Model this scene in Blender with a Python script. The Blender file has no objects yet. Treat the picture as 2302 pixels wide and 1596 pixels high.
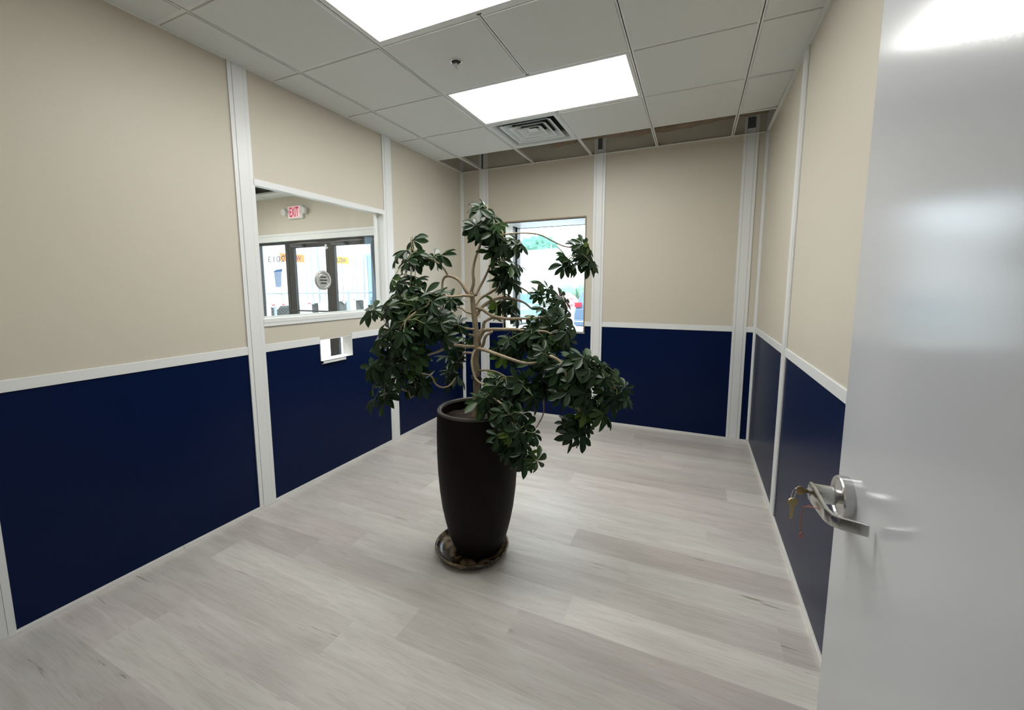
import bpy, bmesh, math, random
from mathutils import Vector, Matrix, noise
random.seed(7)
SC = bpy.context.scene
COL = SC.collection

# ---------------------------------------------------------------- camera, world, lights, exposure
cam_data = bpy.data.cameras.new('camera')
cam = bpy.data.objects.new('camera', cam_data)
COL.objects.link(cam)
CAM = Vector((2.47438, -4.23065, 1.41978))
RIGHT = Vector((0.9083079, 0.4182904, -0.0031582))
DOWN = Vector((0.0459358, -0.1072473, -0.9931706))
FWD = Vector((-0.4157724, 0.9019596, -0.1166281))
m = Matrix.Identity(4)
for i in range(3):
    m[i][0] = RIGHT[i]; m[i][1] = -DOWN[i]; m[i][2] = -FWD[i]; m[i][3] = CAM[i]
cam.matrix_world = m
cam_data.sensor_fit = 'HORIZONTAL'
cam_data.sensor_width = 36.0
cam_data.lens = 928.916 / 2302 * 36.0
cam_data.shift_x = (1151 - 1132.942) / 2302
cam_data.shift_y = (752.993 - 798) / 2302
cam_data.clip_start = 0.02
cam_data.clip_end = 400
SC.camera = cam

world = bpy.data.worlds.new('overcast_sky')
SC.world = world
world.use_nodes = True
bgn = world.node_tree.nodes['Background']
bgn.inputs['Color'].default_value = (0.88, 0.94, 1.0, 1)
bgn.inputs['Strength'].default_value = 5.5

PANEL_LIGHT = 14.2         # glow of the ceiling light diffusers
SC.view_settings.view_transform = 'Standard'
SC.view_settings.look = 'None'
SC.view_settings.gamma = 1.0
SC.view_settings.use_curve_mapping = False
SC.view_settings.exposure = 0.0

# ---------------------------------------------------------------- helpers
W, H, TOP, FRONT = 2.974, 2.70, 3.06, -4.13

def box(bm, x0, x1, y0, y1, z0, z1):
    vs = [bm.verts.new(p) for p in ((x0,y0,z0),(x1,y0,z0),(x1,y1,z0),(x0,y1,z0),(x0,y0,z1),(x1,y0,z1),(x1,y1,z1),(x0,y1,z1))]
    for f in ((0,3,2,1),(4,5,6,7),(0,1,5,4),(1,2,6,5),(2,3,7,6),(3,0,4,7)):
        bm.faces.new([vs[i] for i in f])
    return vs

def BM(*boxes):
    bm = bmesh.new()
    for b in boxes:
        box(bm, min(b[0],b[1]), max(b[0],b[1]), min(b[2],b[3]), max(b[2],b[3]), min(b[4],b[5]), max(b[4],b[5]))
    return bm

def add(bm, name, mat, parent=None, smooth=False, bevel=0.0, segs=2, loc=None, **props):
    if bevel:
        bmesh.ops.bevel(bm, geom=list(bm.edges), offset=bevel, segments=segs, affect='EDGES', profile=0.5)
    me = bpy.data.meshes.new(name)
    bmesh.ops.recalc_face_normals(bm, faces=list(bm.faces))
    bm.to_mesh(me); bm.free()
    if mat: me.materials.append(mat)
    if smooth:
        for p in me.polygons: p.use_smooth = True
    return link(me, name, parent, loc, **props)

def link(me, name, parent=None, loc=None, **props):
    o = bpy.data.objects.new(name, me)
    COL.objects.link(o)
    if loc is not None: o.location = loc
    if parent is not None:
        o.parent = parent
        base = Vector((0,0,0)); q = parent
        while q is not None:
            base += q.location; q = q.parent
        if loc is None: o.location = -base
        else: o.location = Vector(loc) - base
    for k, v in props.items(): o[k] = v
    return o

def root(name, loc=(0,0,0), **props):
    o = bpy.data.objects.new(name, None)
    o.empty_display_size = 0.1
    COL.objects.link(o)
    o.location = loc
    for k, v in props.items(): o[k] = v
    return o

def smooth_by_angle(o, deg=40):
    me = o.data
    for p in me.polygons: p.use_smooth = True
    try: me.set_sharp_from_angle(angle=math.radians(deg))
    except Exception: pass

def lathe(bm, prof, n=48, cx=0, cy=0, closed=False):
    rings = []
    for r, z in prof:
        rings.append([bm.verts.new((cx + r*math.cos(2*math.pi*i/n), cy + r*math.sin(2*math.pi*i/n), z)) for i in range(n)])
    for a, b in zip(rings, rings[1:]):
        for i in range(n):
            bm.faces.new((a[i], a[(i+1)%n], b[(i+1)%n], b[i]))
    return rings

def cap(bm, ring): bm.faces.new(ring)

def catmull(pts, per=5):
    P = [Vector(p) for p in pts]
    P = [2*P[0]-P[1]] + P + [2*P[-1]-P[-2]]
    out = []
    for i in range(1, len(P)-2):
        for k in range(per):
            t = k/per; a,b,c,d = P[i-1],P[i],P[i+1],P[i+2]
            out.append(0.5*((2*b)+(c-a)*t+(2*a-5*b+4*c-d)*t*t+(-a+3*b-3*c+d)*t**3))
    out.append(P[-2])
    return out

def tube(bm, pts, r0, r1=None, n=8, caps=True, wob=0.0):
    if r1 is None: r1 = r0
    pts = [Vector(p) for p in pts]
    rings = []
    t = (pts[1]-pts[0]).normalized()
    u = t.cross(Vector((0.3,0.5,0.81))).normalized()
    for i, p in enumerate(pts):
        if i == 0: t = (pts[1]-pts[0]).normalized()
        elif i == len(pts)-1: t = (pts[-1]-pts[-2]).normalized()
        else: t = (pts[i+1]-pts[i-1]).normalized()
        u = (u - t*u.dot(t)).normalized(); v = t.cross(u)
        r = r0 + (r1-r0)*i/(len(pts)-1)
        if wob: r *= 1 + wob*math.sin(i*2.1) + wob*random.uniform(-.6,.6)
        rings.append([bm.verts.new(p + (u*math.cos(2*math.pi*k/n) + v*math.sin(2*math.pi*k/n))*r) for k in range(n)])
    for a, b in zip(rings, rings[1:]):
        for k in range(n): bm.faces.new((a[k], a[(k+1)%n], b[(k+1)%n], b[k]))
    if caps: bm.faces.new(rings[0][::-1]); bm.faces.new(rings[-1])
    return rings

def cyl(bm, a, b, r, n=24): return tube(bm, [a, b], r, r, n)

def text_mesh(body, size, ext=0.0, bold=0.0):
    cu = bpy.data.curves.new('lettering', 'FONT')
    cu.body = body; cu.size = size; cu.extrude = ext; cu.resolution_u = 3
    cu.align_x = 'LEFT'; cu.offset = bold
    o = bpy.data.objects.new('lettering', cu); COL.objects.link(o)
    bpy.context.view_layer.update()
    me = bpy.data.meshes.new_from_object(o.evaluated_get(bpy.context.evaluated_depsgraph_get()))
    bpy.data.objects.remove(o)
    return me

def fit_text(body, origin, ux, uz, width, height, mat, name, parent, bold=0.0):
    """lettering fitted to a rectangle: origin lower left, ux along the words, uz up"""
    me = text_mesh(body, 1.0, 0.0, bold)
    xs = [v.co.x for v in me.vertices]; ys = [v.co.y for v in me.vertices]
    x0, x1, y0, y1 = min(xs), max(xs), min(ys), max(ys)
    ux, uz, o = Vector(ux), Vector(uz), Vector(origin)
    for v in me.vertices:
        v.co = o + ux*((v.co.x-x0)/(x1-x0)*width) + uz*((v.co.y-y0)/(y1-y0)*height)
    me.materials.clear(); me.materials.append(mat)
    return link(me, name, parent)

# ---------------------------------------------------------------- materials
def mat(name, col, rough=0.5, metal=0.0, spec=0.5, noise_amt=0.0, noise_scale=30.0, bump=0.0, bump_scale=200.0, stretch=(1,1,1), emit=None, estr=0.0, coat=0.0):
    m = bpy.data.materials.new(name); m.use_nodes = True
    nt = m.node_tree; b = nt.nodes['Principled BSDF']
    b.inputs['Base Color'].default_value = (*col, 1)
    b.inputs['Roughness'].default_value = rough
    b.inputs['Metallic'].default_value = metal
    b.inputs['Specular IOR Level'].default_value = spec
    if coat: b.inputs['Coat Weight'].default_value = coat
    tc = nt.nodes.new('ShaderNodeTexCoord'); mp = nt.nodes.new('ShaderNodeMapping')
    mp.inputs['Scale'].default_value = stretch
    nt.links.new(tc.outputs['Object'], mp.inputs['Vector'])
    if noise_amt:
        n = nt.nodes.new('ShaderNodeTexNoise'); n.inputs['Scale'].default_value = noise_scale; n.inputs['Detail'].default_value = 4
        nt.links.new(mp.outputs['Vector'], n.inputs['Vector'])
        mx = nt.nodes.new('ShaderNodeMix'); mx.data_type = 'RGBA'
        mx.inputs[6].default_value = (*[max(0,c*(1-noise_amt)) for c in col], 1)
        mx.inputs[7].default_value = (*[min(1,c*(1+noise_amt)) for c in col], 1)
        nt.links.new(n.outputs['Fac'], mx.inputs[0]); nt.links.new(mx.outputs[2], b.inputs['Base Color'])
    if bump:
        n2 = nt.nodes.new('ShaderNodeTexNoise'); n2.inputs['Scale'].default_value = bump_scale; n2.inputs['Detail'].default_value = 3
        nt.links.new(mp.outputs['Vector'], n2.inputs['Vector'])
        bp = nt.nodes.new('ShaderNodeBump'); bp.inputs['Strength'].default_value = bump; bp.inputs['Distance'].default_value = 0.002
        nt.links.new(n2.outputs['Fac'], bp.inputs['Height']); nt.links.new(bp.outputs['Normal'], b.inputs['Normal'])
    if emit:
        b.inputs['Emission Color'].default_value = (*emit, 1); b.inputs['Emission Strength'].default_value = estr
    return m

def glass_mat(name, tint=(1,1,1), ior=1.45, rough=0.0):
    m = bpy.data.materials.new(name); m.use_nodes = True
    nt = m.node_tree; nt.nodes.remove(nt.nodes['Principled BSDF'])
    out = nt.nodes['Material Output']
    tr = nt.nodes.new('ShaderNodeBsdfTransparent'); tr.inputs['Color'].default_value = (*tint, 1)
    gl = nt.nodes.new('ShaderNodeBsdfGlossy'); gl.inputs['Roughness'].default_value = rough
    fr = nt.nodes.new('ShaderNodeFresnel')
    ge = nt.nodes.new('ShaderNodeNewGeometry'); mv = nt.nodes.new('ShaderNodeMix')     # same reflectance on either face of the sheet
    mv.inputs[2].default_value = ior; mv.inputs[3].default_value = 1/ior
    nt.links.new(ge.outputs['Backfacing'], mv.inputs[0]); nt.links.new(mv.outputs[0], fr.inputs['IOR'])
    mx = nt.nodes.new('ShaderNodeMixShader')
    nt.links.new(fr.outputs[0], mx.inputs[0]); nt.links.new(tr.outputs[0], mx.inputs[1]); nt.links.new(gl.outputs[0], mx.inputs[2])
    nt.links.new(mx.outputs[0], out.inputs['Surface'])
    return m

def plank_mat():
    m = bpy.data.materials.new('whitewashed_plank'); m.use_nodes = True
    nt = m.node_tree; b = nt.nodes['Principled BSDF']; L = nt.links.new
    tc = nt.nodes.new('ShaderNodeTexCoord'); oi = nt.nodes.new('ShaderNodeObjectInfo')
    sc = nt.nodes.new('ShaderNodeVectorMath'); sc.operation = 'SCALE'
    cb = nt.nodes.new('ShaderNodeCombineXYZ')
    L(oi.outputs['Random'], cb.inputs[0]); L(oi.outputs['Random'], cb.inputs[1]); L(oi.outputs['Random'], cb.inputs[2])
    sc.inputs['Scale'].default_value = 37.0; L(cb.outputs[0], sc.inputs[0])
    ad = nt.nodes.new('ShaderNodeVectorMath'); ad.operation = 'ADD'
    L(tc.outputs['Object'], ad.inputs[0]); L(sc.outputs[0], ad.inputs[1])
    def nz(scale, stretch, detail=4, dist=0.0):
        mp = nt.nodes.new('ShaderNodeMapping'); mp.inputs['Scale'].default_value = stretch
        n = nt.nodes.new('ShaderNodeTexNoise'); n.inputs['Scale'].default_value = scale; n.inputs['Detail'].default_value = detail; n.inputs['Distortion'].default_value = dist
        L(ad.outputs[0], mp.inputs[0]); L(mp.outputs[0], n.inputs['Vector']); return n.outputs['Fac']
    def ramp(src, stops):
        r = nt.nodes.new('ShaderNodeValToRGB'); e = r.color_ramp.elements
        e[0].position, e[0].color = stops[0][0], (*stops[0][1], 1); e[1].position, e[1].color = stops[-1][0], (*stops[-1][1], 1)
        for p, c in stops[1:-1]:
            x = e.new(p); x.color = (*c, 1)
        L(src, r.inputs[0]); return r.outputs[0]
    def mul(a, b2, f=1.0):
        x = nt.nodes.new('ShaderNodeMix'); x.data_type = 'RGBA'; x.blend_type = 'MULTIPLY'; x.inputs[0].default_value = f
        L(a, x.inputs[6]); L(b2, x.inputs[7]); return x.outputs[2]
    base = ramp(oi.outputs['Random'], [(0,(.525,.485,.455)),(.25,(.575,.56,.525)),(.5,(.625,.585,.555)),(.75,(.645,.63,.595)),(1,(.70,.68,.635))])
    broad = ramp(nz(3.0, (.7, 5, 1), 3, .6), [(.3,(.86,.855,.845)),(.7,(1.04,1.04,1.04))])
    grain = ramp(nz(14, (.55, 9, 1), 6, .4), [(.34,(.90,.89,.88)),(.52,(1,1,1)),(1,(1.02,1.02,1.02))])
    streak = ramp(nz(4.0, (.75, 11, 1), 3, 1.1), [(.25,(.42,.40,.37)),(.32,(1,1,1)),(1,(1,1,1))])
    knot = ramp(nz(7.0, (.8, 1.8, 1), 1, .3), [(.165,(.36,.34,.31)),(.215,(1,1,1)),(1,(1,1,1))])
    c = mul(mul(mul(mul(base, broad), grain), streak, .8), knot, .8)
    L(c, b.inputs['Base Color'])
    b.inputs['Roughness'].default_value = 0.36; b.inputs['Specular IOR Level'].default_value = 0.45
    bp = nt.nodes.new('ShaderNodeBump'); bp.inputs['Strength'].default_value = .12; bp.inputs['Distance'].default_value = .001
    L(nz(40, (.5, 9, 1), 4), bp.inputs['Height']); L(bp.outputs[0], b.inputs['Normal'])
    return m

M_BEIGE = mat('beige_vinyl_panel', (.615,.575,.485), .42, bump=.25, bump_scale=420, spec=.35)
M_BLUE = mat('navy_vinyl_panel', (.0007,.0075,.044), .34, bump=.12, bump_scale=420, spec=.16)
M_TRIM = mat('white_satin_aluminium', (.78,.80,.795), .32, spec=.5)
M_GAP = mat('dark_joint', (.05,.05,.05), .8)
M_TILE = mat('ceiling_tile_board', (.69,.705,.68), .9, noise_amt=.05, noise_scale=220, bump=.35, bump_scale=520, spec=.2)
M_TEE = mat('grey_white_grid_steel', (.78,.79,.775), .45)
M_PLANK = plank_mat()
M_SUB = mat('subfloor', (.30,.28,.26), .9)
M_BASE = mat('white_baseboard', (.72,.72,.69), .4)
M_DOOR = mat('grey_white_door_paint', (.60,.62,.65), .16, bump=.03, bump_scale=160, spec=.6)
M_STEEL = mat('brushed_chrome', (.62,.62,.61), .24, metal=1.0, noise_amt=.06, noise_scale=90, stretch=(1,1,12))
M_BRASS = mat('dull_brass', (.42,.33,.17), .35, metal=1.0)
M_COPPER = mat('copper_red_string', (.42,.13,.07), .5)
M_GLOW = mat('light_diffuser', (.9,.9,.9), .6, emit=(1.0,.985,.955), estr=PANEL_LIGHT)
M_LAMPFRAME = mat('lamp_frame_white', (.72,.73,.72), .5)
M_VENT = mat('vent_white_enamel', (.66,.70,.71), .35)
M_DARK = mat('dark_void', (.03,.03,.03), .9)
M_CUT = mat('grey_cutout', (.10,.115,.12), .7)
M_DECK = mat('plenum_deck', (.09,.08,.07), .9)
M_KRAFT = mat('kraft_paper', (.33,.25,.175), .8, noise_amt=.35, noise_scale=14)
M_GLASS = glass_mat('clear_glass', (.97,.985,.98))
M_GLASS2 = glass_mat('storefront_glass', (.93,.97,.98))
M_BRONZE = mat('dark_bronze_aluminium', (.022,.021,.023), .38, spec=.5)
M_POT = mat('dark_brown_pot', (.0075,.0040,.0034), .60, noise_amt=.3, noise_scale=25, bump=.1, bump_scale=160, spec=.18)
M_RIM = mat('worn_pot_rim', (.085,.075,.068), .5, noise_amt=.3, noise_scale=30)
M_SOIL = mat('potting_soil', (.030,.018,.011), .95, noise_amt=.6, noise_scale=120, bump=1.0, bump_scale=90)
M_BARK = mat('pale_brown_bark', (.37,.30,.20), .75, noise_amt=.35, noise_scale=60, bump=.6, bump_scale=110, stretch=(1,1,.5))
M_TWIG = mat('green_brown_stalk', (.20,.24,.10), .6)
M_LEAFS = []
def leaf_mat(name, col, col2):
    m = mat(name, col, .40, spec=.42)
    nt = m.node_tree; b = nt.nodes['Principled BSDF']
    oi = nt.nodes.new('ShaderNodeObjectInfo'); g = nt.nodes.new('ShaderNodeNewGeometry')
    mx = nt.nodes.new('ShaderNodeMix'); mx.data_type = 'RGBA'
    mx.inputs[6].default_value = (*col, 1); mx.inputs[7].default_value = (*col2, 1)
    nt.links.new(g.outputs['Random Per Island'], mx.inputs[0])
    tl = nt.nodes.new('ShaderNodeBsdfTranslucent'); tl.inputs['Color'].default_value = (col[0]*1.6, col[1]*1.9, col[2]*.7, 1)
    ms = nt.nodes.new('ShaderNodeMixShader'); ms.inputs[0].default_value = .14
    nt.links.new(mx.outputs[2], b.inputs['Base Color'])
    nt.links.new(b.outputs[0], ms.inputs[1]); nt.links.new(tl.outputs[0], ms.inputs[2])
    nt.links.new(ms.outputs[0], nt.nodes['Material Output'].inputs['Surface'])
    return m
M_LEAFS = [leaf_mat('glossy_dark_green_leaf', (.010,.032,.010), (.020,.052,.016)), leaf_mat('mid_green_leaf', (.030,.075,.022), (.045,.095,.025)), leaf_mat('yellow_green_leaf', (.10,.17,.02), (.13,.21,.03))]
M_RED = mat('exit_red', (.50,.01,.05), .5, emit=(.72,.03,.12), estr=.30)
M_EXITFACE = mat('exit_face_pale_pink', (.8,.55,.58), .4, emit=(1,.62,.68), estr=.30)
M_EXITBODY = mat('exit_white_plastic', (.72,.72,.70), .4)
M_CONC = mat('pale_concrete', (.55,.55,.53), .9, noise_amt=.12, noise_scale=3)
M_ASPH = mat('pale_asphalt', (.42,.43,.43), .9, noise_amt=.1, noise_scale=2)
M_TRAILER = mat('trailer_white', (.80,.82,.83), .4)
M_ORANGE = mat('logo_orange', (.62,.20,.045), .5)
M_YELLOW = mat('logo_amber', (.62,.40,.05), .5)
M_LETTER = mat('logo_lettering_dark', (.10,.03,.05), .5)
M_GALV = mat('galvanised_steel', (.30,.33,.35), .5, metal=.4)
M_TIRE = mat('grey_tyre_rubber', (.10,.10,.10), .9)  # rubber in one even, lightened grey
M_TAIL = mat('tail_light_red', (.45,.01,.03), .25)
M_SUV = mat('dark_blue_car_paint', (.09,.14,.22), .25, coat=.6)  # blue lifted paler to carry the lens glare outdoors
M_CAR2 = mat('pale_teal_car_paint', (.22,.42,.45), .25, coat=.6)
M_CARGLASS = mat('car_window', (.10,.20,.30), .08)
M_TREE = mat('tree_canopy_green', (.13,.30,.23), .8, noise_amt=.5, noise_scale=2.5)
M_BUSH = mat('bush_green', (.20,.33,.24), .8, noise_amt=.3, noise_scale=6)
M_FLOWER = mat('red_flowering_bush', (.55,.30,.30), .8, noise_amt=.3, noise_scale=9)  # red paled so the colour includes the outdoor glare
M_WOOD = mat('weathered_pole_wood', (.22,.18,.14), .9)
M_BUILD = mat('white_stucco', (.78,.78,.76), .9)
def thin_mat(name, col, f):     # thin vinyl that lets some daylight through
    m = mat(name, col, .5); nt = m.node_tree; b = nt.nodes['Principled BSDF']
    tl = nt.nodes.new('ShaderNodeBsdfTranslucent'); tl.inputs['Color'].default_value = (*col, 1)
    ms = nt.nodes.new('ShaderNodeMixShader'); ms.inputs[0].default_value = f
    nt.links.new(b.outputs[0], ms.inputs[1]); nt.links.new(tl.outputs[0], ms.inputs[2]); nt.links.new(ms.outputs[0], nt.nodes['Material Output'].inputs['Surface'])
    return m
M_STICKER = thin_mat('pale_blue_sticker', (.24,.29,.40), .5)
M_STICKERTOP = thin_mat('blue_sticker_band', (.05,.14,.30), .4)
M_GREYVINYL = mat('grey_vinyl_lettering', (.16,.16,.17), .5)
M_FILM = thin_mat('blue_protective_film', (.36,.52,.70), .45)
_nt = M_FILM.node_tree; _o = _nt.nodes['Material Output']; _src = _o.inputs['Surface'].links[0].from_socket
_t = _nt.nodes.new('ShaderNodeBsdfTransparent'); _t.inputs['Color'].default_value = (.55,.75,.95,1); _x = _nt.nodes.new('ShaderNodeMixShader'); _x.inputs[0].default_value = .45
_nt.links.new(_src, _x.inputs[1]); _nt.links.new(_t.outputs[0], _x.inputs[2]); _nt.links.new(_x.outputs[0], _o.inputs['Surface'])
M_PLATE = mat('outlet_plate_white', (.74,.75,.74), .4)
M_BLACK = mat('black_plastic', (.012,.012,.012), .5)

# ---------------------------------------------------------------- floor
floor = add(BM((-.0,W,FRONT,0,-.06,-.0065)), 'floor', M_SUB, kind='structure')
PW, PL = .178, 1.22
y_ref = -2.68
k = 0
joints = {0: 2.026, -1: 1.832, 5: 2.595, 3: 1.908}
rows = range(-9, 16)
meshes = {}
for r in rows:
    y0, y1 = y_ref + PW*r, y_ref + PW*(r+1)
    a, b = max(y0, FRONT), min(y1, 0)
    if b - a < .01: continue
    off = joints.get(r, (r*.457 + .31*math.sin(r*3.3)) % PL)
    x = off - PL*math.ceil(off/PL)
    while x < W:
        c, d = max(x, 0), min(x+PL, W)
        if d - c > .012:
            cx, cy = (c+d)/2, (a+b)/2
            key = (round(d-c,4), round(b-a,4))
            if key not in meshes:
                hx, hy, g, t = (d-c)/2, (b-a)/2, .0003, .0002
                bm = bmesh.new()
                lo = [bm.verts.new(p) for p in ((-hx,-hy,-.006),(hx,-hy,-.006),(hx,hy,-.006),(-hx,hy,-.006))]
                mi = [bm.verts.new(p) for p in ((-hx,-hy,-t),(hx,-hy,-t),(hx,hy,-t),(-hx,hy,-t))]
                tp = [bm.verts.new(p) for p in ((-hx+g,-hy+g,0),(hx-g,-hy+g,0),(hx-g,hy-g,0),(-hx+g,hy-g,0))]
                for A_, B_ in ((lo,mi),(mi,tp)):
                    for i in range(4): bm.faces.new((A_[i],A_[(i+1)%4],B_[(i+1)%4],B_[i]))
                bm.faces.new(tp); bm.faces.new(lo[::-1])
                me = bpy.data.meshes.new('floor_plank'); bmesh.ops.recalc_face_normals(bm, faces=list(bm.faces)); bm.to_mesh(me); bm.free(); me.materials.append(M_PLANK)
                meshes[key] = me
            link(meshes[key], 'floor_plank', floor, (cx, cy, 0))
        x += PL

# ---------------------------------------------------------------- walls: s runs along the wall, t out into the room
def wb(wall, s0, s1, t0, t1, z0, z1):
    if wall == 'left': return (t0, t1, s0, s1, z0, z1)
    if wall == 'right': return (W-t0, W-t1, s0, s1, z0, z1)
    if wall == 'back': return (s0, s1, -t0, -t1, z0, z1)
    if wall == 'front': return (s0, s1, FRONT+t0, FRONT+t1, z0, z1)
RB, RT = 1.008, 1.057
TH = -.09
def panel(wall, par, s0, s1, holes_hi=None, th=TH):
    """one bay: navy lower panel and beige upper panel"""
    add(BM(wb(wall,s0,s1,th,0,.0,RB+.01)), 'panel', M_BLUE, par, label='navy blue lower panel')
    add(BM(wb(wall,s0,s1,th,0,RT-.01,TOP)), 'panel', M_BEIGE, par, label='beige upper panel')
def rail(wall, par, s0, s1):
    add(BM(wb(wall,s0,s1,-.005,.007,RB,RT)), 'chair_rail', M_TRIM, par, bevel=.0015, segs=1)
def post(wall, par, s0, s1, z1=TOP, th=TH):
    f = .023*(s1-s0)/.11
    bm = BM(wb(wall,s0,s1,th,.001,0,z1), wb(wall,s0,s0+f,0,.008,0,z1), wb(wall,s1-f,s1,0,.008,0,z1))
    p = add(bm, 'post', M_TRIM, par)
    add(BM(wb(wall,s0+f+.0016,s1-f-.0016,0,.0095,0.018,z1)), 'cover_strip', M_TRIM, p)
    add(BM(wb(wall,s0+f,s0+f+.0016,0,.002,0,z1), wb(wall,s1-f-.0016,s1-f,0,.002,0,z1)), 'groove', M_GAP, p)
    return p

# left wall
wl = root('wall_left', (0,-2,0), kind='structure')
P0, P1, P2 = (-3.778,-3.667), (-2.615,-2.503), (-1.335,-1.226)
for a, b in (P0, P1, P2): post('left', wl, a, b)
panel('left', wl, FRONT, P0[0]); rail('left', wl, FRONT, P0[0])
panel('left', wl, P0[1], P1[0]); rail('left', wl, P0[1], P1[0])
panel('left', wl, P2[1], 0); rail('left', wl, P2[1], -.03)
# window bay with the transaction slot
s0, s1 = P1[1], P2[0]
SL0, SL1, SZ0, SZ1 = -2.079, -1.768, .881, 1.036
add(BM(wb('left',s0,s1,TH,0,0,SZ0), wb('left',s0,SL0,TH,0,SZ0,RB+.01), wb('left',SL1,s1,TH,0,SZ0,RB+.01)), 'panel', M_BLUE, wl, label='navy blue lower panel cut by the slot')
add(BM(wb('left',s0,SL0,TH,0,RB+.012,1.19), wb('left',SL1,s1,TH,0,RB+.012,1.19), wb('left',SL0,SL1,TH,0,SZ1,1.19)), 'panel', M_BEIGE, wl, label='narrow beige panel under the window')
add(BM(wb('left',s0,s1,TH,0,2.055,TOP)), 'panel', M_BEIGE, wl, label='beige panel over the window')
rail('left', wl, s0, SL0); rail('left', wl, SL1, s1)
lin = add(BM(wb('left',SL0,SL0+.003,TH-.004,.006,SZ0,SZ1), wb('left',SL1-.003,SL1,TH-.004,.006,SZ0,SZ1), wb('left',SL0,SL1,TH-.004,.006,SZ0-.003,SZ0+.001), wb('left',SL0,SL1,TH-.004,.002,SZ1-.003,SZ1)), 'slot_liner', M_TRIM, wl, label='white metal liner of the pass-through slot')
add(BM(wb('left',-2.071,-1.855,.0,.022,.855,.860), wb('left',-2.071,-1.855,.018,.022,.855,.881), wb('left',-2.071,-1.855,-.02,.022,.877,.8812)), 'slot_tray', M_TRIM, wl, label='small white tray lip under the slot')
add(BM(wb('left',-.036,0,0,.006,0,H+.3), wb('back',0,.022,0,.006,0,H+.3)), 'corner_trim', M_TRIM, wl)

# back wall
wbk = root('wall_back', (1.5,0,0), kind='structure')
Q1, Q2, Q3 = (.231,.342), (1.513,1.625), (2.792,2.903)
WX0, WX1, WZ0, WZ1 = .523, 1.433, .943, 2.112
BT = -.05
for a, b in (Q1, Q2): post('back', wbk, a, b, th=BT)
p3 = post('back', wbk, *Q3, z1=TOP, th=BT)
panel('back', wbk, 0, Q1[0], th=BT); rail('back', wbk, .022, Q1[0])
panel('back', wbk, Q2[1], Q3[0], th=BT); rail('back', wbk, Q2[1], Q3[0])
panel('back', wbk, Q3[1], W, th=BT); rail('back', wbk, Q3[1], W-.006)
a, b = Q1[1], Q2[0]
add(BM(wb('back',a,b,BT,0,0,WZ0), wb('back',a,WX0,BT,0,WZ0,RB+.01), wb('back',WX1,b,BT,0,WZ0,RB+.01)), 'panel', M_BLUE, wbk, label='navy blue lower panel notched by the window')
add(BM(wb('back',a,WX0,BT,0,RB+.012,WZ1), wb('back',WX1,b,BT,0,RB+.012,WZ1), wb('back',a,b,BT,0,WZ1,TOP)), 'panel', M_BEIGE, wbk, label='beige upper panel around the window')
rail('back', wbk, a, WX0-.015); rail('back', wbk, WX1+.012, b)
# dark cut-outs in the tops of the posts above the ceiling line
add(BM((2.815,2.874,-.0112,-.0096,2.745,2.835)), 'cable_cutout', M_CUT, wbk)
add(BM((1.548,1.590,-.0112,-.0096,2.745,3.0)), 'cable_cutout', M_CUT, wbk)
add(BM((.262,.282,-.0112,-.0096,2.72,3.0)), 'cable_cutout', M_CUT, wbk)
# kraft paper hanging in the void
bm = bmesh.new()
xs = [1.10 + i*.035 for i in range(54)]
top = []; bot = []
for i, x in enumerate(xs):
    zb = 2.826 + .016*math.sin(x*5.1) + .012*noise.noise(Vector((x*9,0,3))) + .004*noise.noise(Vector((x*40,0,1)))
    yy = -.03 - .012*noise.noise(Vector((x*5,2,0)))
    top.append(bm.verts.new((x, -.012, 3.05))); bot.append((bm.verts.new((x, yy-.02, zb+.05)), bm.verts.new((x, yy, zb)), bm.verts.new((x, yy+.012, zb+.012))))
for i in range(len(xs)-1):
    bm.faces.new((top[i],top[i+1],bot[i+1][0],bot[i][0]))
    for k in range(2): bm.faces.new((bot[i][k],bot[i+1][k],bot[i+1][k+1],bot[i][k+1]))
add(bm, 'paper_facing', M_KRAFT, wbk, smooth=True, label='torn brown kraft paper in the ceiling void')

# right wall
wr = root('wall_right', (W,-2,0), kind='structure')
R1, R2 = (-1.385,-1.272), (-2.71,-2.60)
post('right', wr, *R1); post('right', wr, *R2)
for a, b in ((R1[1],0),(R2[1],R1[0]),(FRONT,R2[0])):
    panel('right', wr, a, b); rail('right', wr, a, b if b else -.03)
add(BM(wb('right',-.030,0,0,.006,0,H+.3), wb('back',W-.018,W,0,.006,0,H+.3)), 'corner_trim', M_TRIM, wr)

# front wall with the doorway the photograph is taken from
DX0, DX1, DH = 1.735, 2.876, 2.125
wf = root('wall_front', (1.2,FRONT,0), kind='structure')
add(BM((0,DX0,FRONT-.1,FRONT,0,RB+.01)), 'panel', M_BLUE, wf, label='navy blue lower panel')
add(BM((0,DX0,FRONT-.1,FRONT,RT-.01,TOP),(DX0,DX1,FRONT-.1,FRONT,DH,TOP)), 'panel', M_BEIGE, wf, label='beige upper panel')
add(BM((DX1,W,FRONT-.1,FRONT,0,TOP)), 'panel', M_BEIGE, wf, label='narrow panel beside the door hinge')
add(BM((0,DX0,FRONT,FRONT+.007,RB,RT)), 'chair_rail', M_TRIM, wf)
add(BM((DX0,DX0+.02,FRONT-.11,FRONT+.01,0,DH),(DX1-.0,DX1+.02,FRONT-.11,FRONT+.01,0,DH),(DX0,DX1,FRONT-.11,FRONT+.01,DH-.02,DH)), 'trim_1', M_TRIM, kind='structure')

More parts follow.
